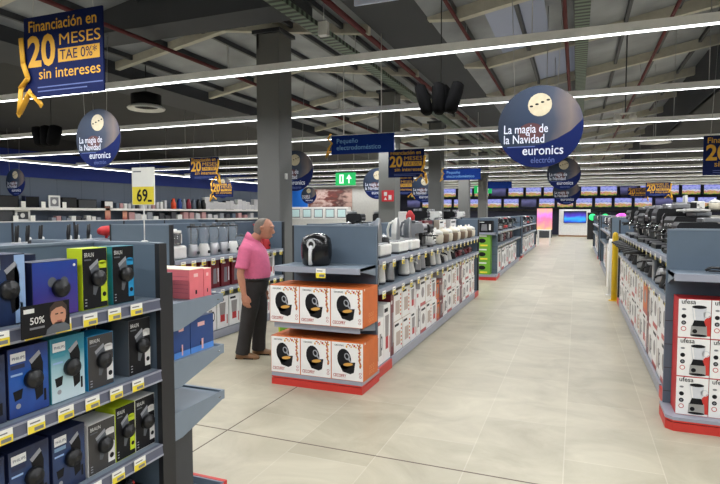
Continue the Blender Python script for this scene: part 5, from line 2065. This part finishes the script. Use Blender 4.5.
def lean(q):
    for v in q.v:
        v.x += max(0.0, v.z - 0.15) * LEAN
        if v.z > 1.38:           # the head bows towards the shelf
            k = min(1.0, (v.z - 1.38) / 0.08) * 0.27
            x, z = (v.x - 0.05) * (1 + 0.25 * k), (v.z - 1.42) * (1 + 0.25 * k)
            v.x, v.y, v.z = 0.045 + x * math.cos(k) + z * math.sin(k), v.y * (1 + 0.28 * k), 1.425 - x * math.sin(k) + z * math.cos(k)


def fuse(q, name, parent, m, voxel, smooth=6):
    lean(q)
    o = q.build(name, parent)
    r = o.modifiers.new('r', 'REMESH')
    r.mode = 'VOXEL'
    r.voxel_size = voxel
    s = o.modifiers.new('s', 'SMOOTH')
    s.iterations = smooth
    s.factor = 0.5
    dg = bpy.context.evaluated_depsgraph_get()
    dg.update()
    me = D.meshes.new_from_object(o.evaluated_get(dg))
    o.modifiers.clear()
    old = o.data
    o.data = me
    D.meshes.remove(old)
    me.materials.clear()
    me.materials.append(m)
    for p in me.polygons:
        p.use_smooth = True
    return o


LEAN = 0.032
man = thing('person', 'man in a pink short sleeved shirt, dark trousers and brown shoes looking down at shelves', 'person', (-3.595, 5.53, 0), math.radians(20))
q = MB()
# head, neck
ball(q, (0.085, 0, 1.555), 0.1, SKIN, (0.98, 0.76, 1.1))
ball(q, (0.115, 0, 1.495), 0.072, SKIN, (0.95, 0.82, 1.0))
ball(q, (0.15, 0, 1.462), 0.032, SKIN, (1, 1.1, 0.9))
q.tube([(0.172, 0, 1.575), (0.198, 0, 1.535), (0.185, 0, 1.52)], [0.012, 0.018, 0.014], SKIN, 8)
q.tube([(0.165, 0, 1.498), (0.185, 0, 1.488), (0.165, 0, 1.478)], [0.02, 0.016, 0.02], SKIN, 8)
q.tube([(0.16, -0.045, 1.592), (0.172, 0, 1.598), (0.16, 0.045, 1.592)], 0.016, SKIN, 8)
for s in (-1, 1):
    q.tube([(0.075, s * 0.073, 1.575), (0.062, s * 0.087, 1.56), (0.078, s * 0.08, 1.525)], [0.014, 0.018, 0.01], SKIN, 8)
limb(q, [(-0.03, 0, 1.33), (0.02, 0, 1.41), (0.055, 0, 1.48)], [0.075, 0.062, 0.06], SKIN)
# trunk and legs under the clothes
q.rings([oval(-0.03, 0, 1.34, 0.07, 0.12), oval(-0.02, 0, 1.25, 0.1, 0.165), oval(0.02, 0, 1.1, 0.12, 0.15), oval(0.04, 0, 0.98, 0.12, 0.145), oval(0.02, 0, 0.85, 0.12, 0.15), oval(0.02, 0, 0.8, 0.09, 0.12)], SKIN)
for s, knee, ank in ((-1, (-0.02, -0.1, 0.46), (-0.085, -0.1, 0.1)), (1, (0.06, 0.1, 0.46), (0.05, 0.1, 0.1))):
    limb(q, [(0.02, s * 0.085, 0.84), knee, ank], [0.08, 0.052, 0.04], SKIN)
# arms with hands
ARMS = {-1: [(-0.055, -0.19, 1.3), (-0.095, -0.245, 1.02), (-0.045, -0.255, 0.79)], 1: [(-0.03, 0.19, 1.3), (-0.04, 0.245, 1.02), (0.05, 0.235, 0.81)]}
for s, (sh, el, wr) in ARMS.items():
    sh, el, wr = Vector(sh), Vector(el), Vector(wr)
    limb(q, [sh, (sh + el) / 2, el], [0.055, 0.05, 0.042], SKIN)
    limb(q, [el, el.lerp(wr, 0.35), wr], [0.042, 0.043, 0.028], SKIN)
    d = (wr - el).normalized()
    pal = wr + d * 0.055
    q.rings([oval(*(wr + d * (-0.005)).to_tuple()[:2], (wr + d * (-0.005)).z, 0.03, 0.02), oval(pal.x, pal.y, pal.z, 0.043, 0.022), oval((wr + d * 0.1).x, (wr + d * 0.1).y, (wr + d * 0.1).z, 0.04, 0.02)], SKIN)
    kn = wr + d * 0.095
    for i, ln in enumerate((0.072, 0.08, 0.074, 0.058)):
        a = kn + Vector((0.033 - 0.022 * i, 0, 0))
        b1 = a + d * ln * 0.5 + Vector((0.004, -s * 0.006, 0))
        c1 = b1 + d * ln * 0.42 + Vector((0.006, -s * 0.02, 0.003))
        q.tube([a, b1, c1], [0.0105, 0.0098, 0.0085], SKIN, 8)
        ball(q, c1, 0.0085, SKIN)
    th = wr + d * 0.03 + Vector((0.035, 0, 0))
    q.tube([th, th + d * 0.035 + Vector((0.022, -s * 0.005, 0)), th + d * 0.07 + Vector((0.022, -s * 0.015, 0))], [0.014, 0.0115, 0.009], SKIN, 8)
fuse(q, 'body', man, SKIN, 0.0072, 2)
# hair: short and grey round the back and sides, thin on top
q = MB()
n = 20
rs = []
for zz, f in ((1.47, 0.7), (1.5, 0.92), (1.54, 1.0), (1.58, 1.02), (1.61, 0.95), (1.64, 0.75), (1.662, 0.42)):
    rs.append([(0.07 + 0.103 * f * math.cos(a) * (1 if math.cos(a) < 0.1 else 0.25), 0.083 * f * math.sin(a) * (1 if math.cos(a) < 0.1 else 0.8), zz + 0.02 * math.cos(a) * (zz - 1.47) * 2) for a in [2 * PI * k / n for k in range(n)]])
q.rings(rs, HAIR)
lean(q)
q.build('hair', man)
for s in (-1, 1):
    q = MB()
    ball(q, (0.158, s * 0.034, 1.566), 0.0095, WHITE)
    ball(q, (0.1645, s * 0.034, 1.565), 0.005, INK)
    lean(q)
    q.build('eye', man)
for s in (-1, 1):
    q = MB()
    q.tube([(0.168, s * 0.015, 1.592), (0.172, s * 0.036, 1.597), (0.158, s * 0.058, 1.588)], 0.006, HAIR, 6)
    lean(q)
    q.build('eyebrow', man)
# shirt
q = MB()
q.rings([oval(-0.025, 0, 1.4, 0.08, 0.085, tilt=-0.2), oval(-0.03, 0, 1.36, 0.115, 0.17), oval(-0.015, 0, 1.29, 0.15, 0.215, pw=2.4), oval(0.01, 0, 1.19, 0.168, 0.2, pw=2.3), oval(0.03, 0, 1.08, 0.168, 0.188, pw=2.2), oval(0.044, 0, 1.0, 0.164, 0.185), oval(0.042, 0, 0.96, 0.158, 0.182), oval(0.04, 0, 0.94, 0.156, 0.18)], SHIRT)
for s, (sh, el, wr) in ARMS.items():
    sh, el = Vector(sh), Vector(el)
    q.tube([sh + Vector((0.01, -s * 0.04, 0.03)), sh, sh.lerp(el, 0.45), sh.lerp(el, 0.8)], [0.075, 0.08, 0.075, 0.078], SHIRT, 16)
fuse(q, 'shirt', man, SHIRT, 0.011, 4)
q = MB()
q.rings([oval(-0.02, 0, 1.375, 0.09, 0.1, tilt=-0.3), oval(-0.012, 0, 1.405, 0.084, 0.088, tilt=-0.4), oval(-0.006, 0, 1.425, 0.08, 0.082, tilt=-0.5)], SHIRT)
lean(q)
q.build('collar', man)
# trousers, belt
q = MB()
q.rings([oval(0.042, 0, 0.965, 0.148, 0.172), oval(0.04, 0, 0.93, 0.15, 0.174), oval(0.03, 0, 0.86, 0.152, 0.178), oval(0.02, 0, 0.78, 0.14, 0.172), oval(0.02, 0, 0.74, 0.1, 0.15)], TROUSER)
for s, mid, knee, ank in ((-1, (-0.005, -0.095, 0.62), (-0.03, -0.1, 0.45), (-0.09, -0.1, 0.055)), (1, (0.06, 0.095, 0.62), (0.07, 0.1, 0.45), (0.06, 0.1, 0.055))):
    q.tube([(0.02, s * 0.085, 0.84), mid, knee, Vector(knee).lerp(Vector(ank), 0.6), ank], [0.1, 0.104, 0.09, 0.082, 0.086], TROUSER, 16)
fuse(q, 'trousers', man, TROUSER, 0.011, 3)
q = MB()
q.rings([oval(0.041, 0, 0.925, 0.158, 0.182), oval(0.042, 0, 0.96, 0.158, 0.181)], BELT)
lean(q)
q.build('belt', man)
for s, ax in ((-1, -0.09), (1, 0.06)):
    q = MB()
    rs = []
    for xx, hw, z0, z1 in ((-0.075, 0.025, 0.0, 0.05), (-0.05, 0.036, 0.0, 0.075), (0.0, 0.04, 0.0, 0.09), (0.06, 0.042, 0.0, 0.075), (0.12, 0.048, 0.0, 0.055), (0.17, 0.042, 0.0, 0.042), (0.2, 0.02, 0.004, 0.026)):
        y = s * 0.1
        rs.append([(ax + xx, y - hw, z0), (ax + xx, y - hw, z0 + (z1 - z0) * 0.5), (ax + xx, y - hw * 0.6, z1), (ax + xx, y + hw * 0.6, z1), (ax + xx, y + hw, z0 + (z1 - z0) * 0.5), (ax + xx, y + hw, z0)])
    q.rings(rs, BROWN)
    sh_ = q.build('shoe', man)
    q = MB()
    q.prism([(ax - 0.08, s * 0.1 - 0.03), (ax + 0.06, s * 0.1 - 0.045), (ax + 0.13, s * 0.1 - 0.05), (ax + 0.2, s * 0.1 - 0.02), (ax + 0.2, s * 0.1 + 0.02), (ax + 0.13, s * 0.1 + 0.05), (ax + 0.06, s * 0.1 + 0.045), (ax - 0.08, s * 0.1 + 0.03)], 'z', 0.0, 0.014, MATTBLACK)
    q.build('sole', sh_)

# things that are one piece carry their own name and words instead of an Empty over a single mesh
for o in [o for o in scene.objects if o.type == 'EMPTY']:
    if len(o.children) == 1 and not o.children[0].children:
        c = o.children[0]
        nm, mw = o.name, o.matrix_basis @ c.matrix_basis
        props = {k: o[k] for k in ('label', 'category', 'group') if k in o}
        c.parent = None
        c.matrix_basis = mw
        for k, v in props.items():
            c[k] = v
        D.objects.remove(o)
        c.name = nm
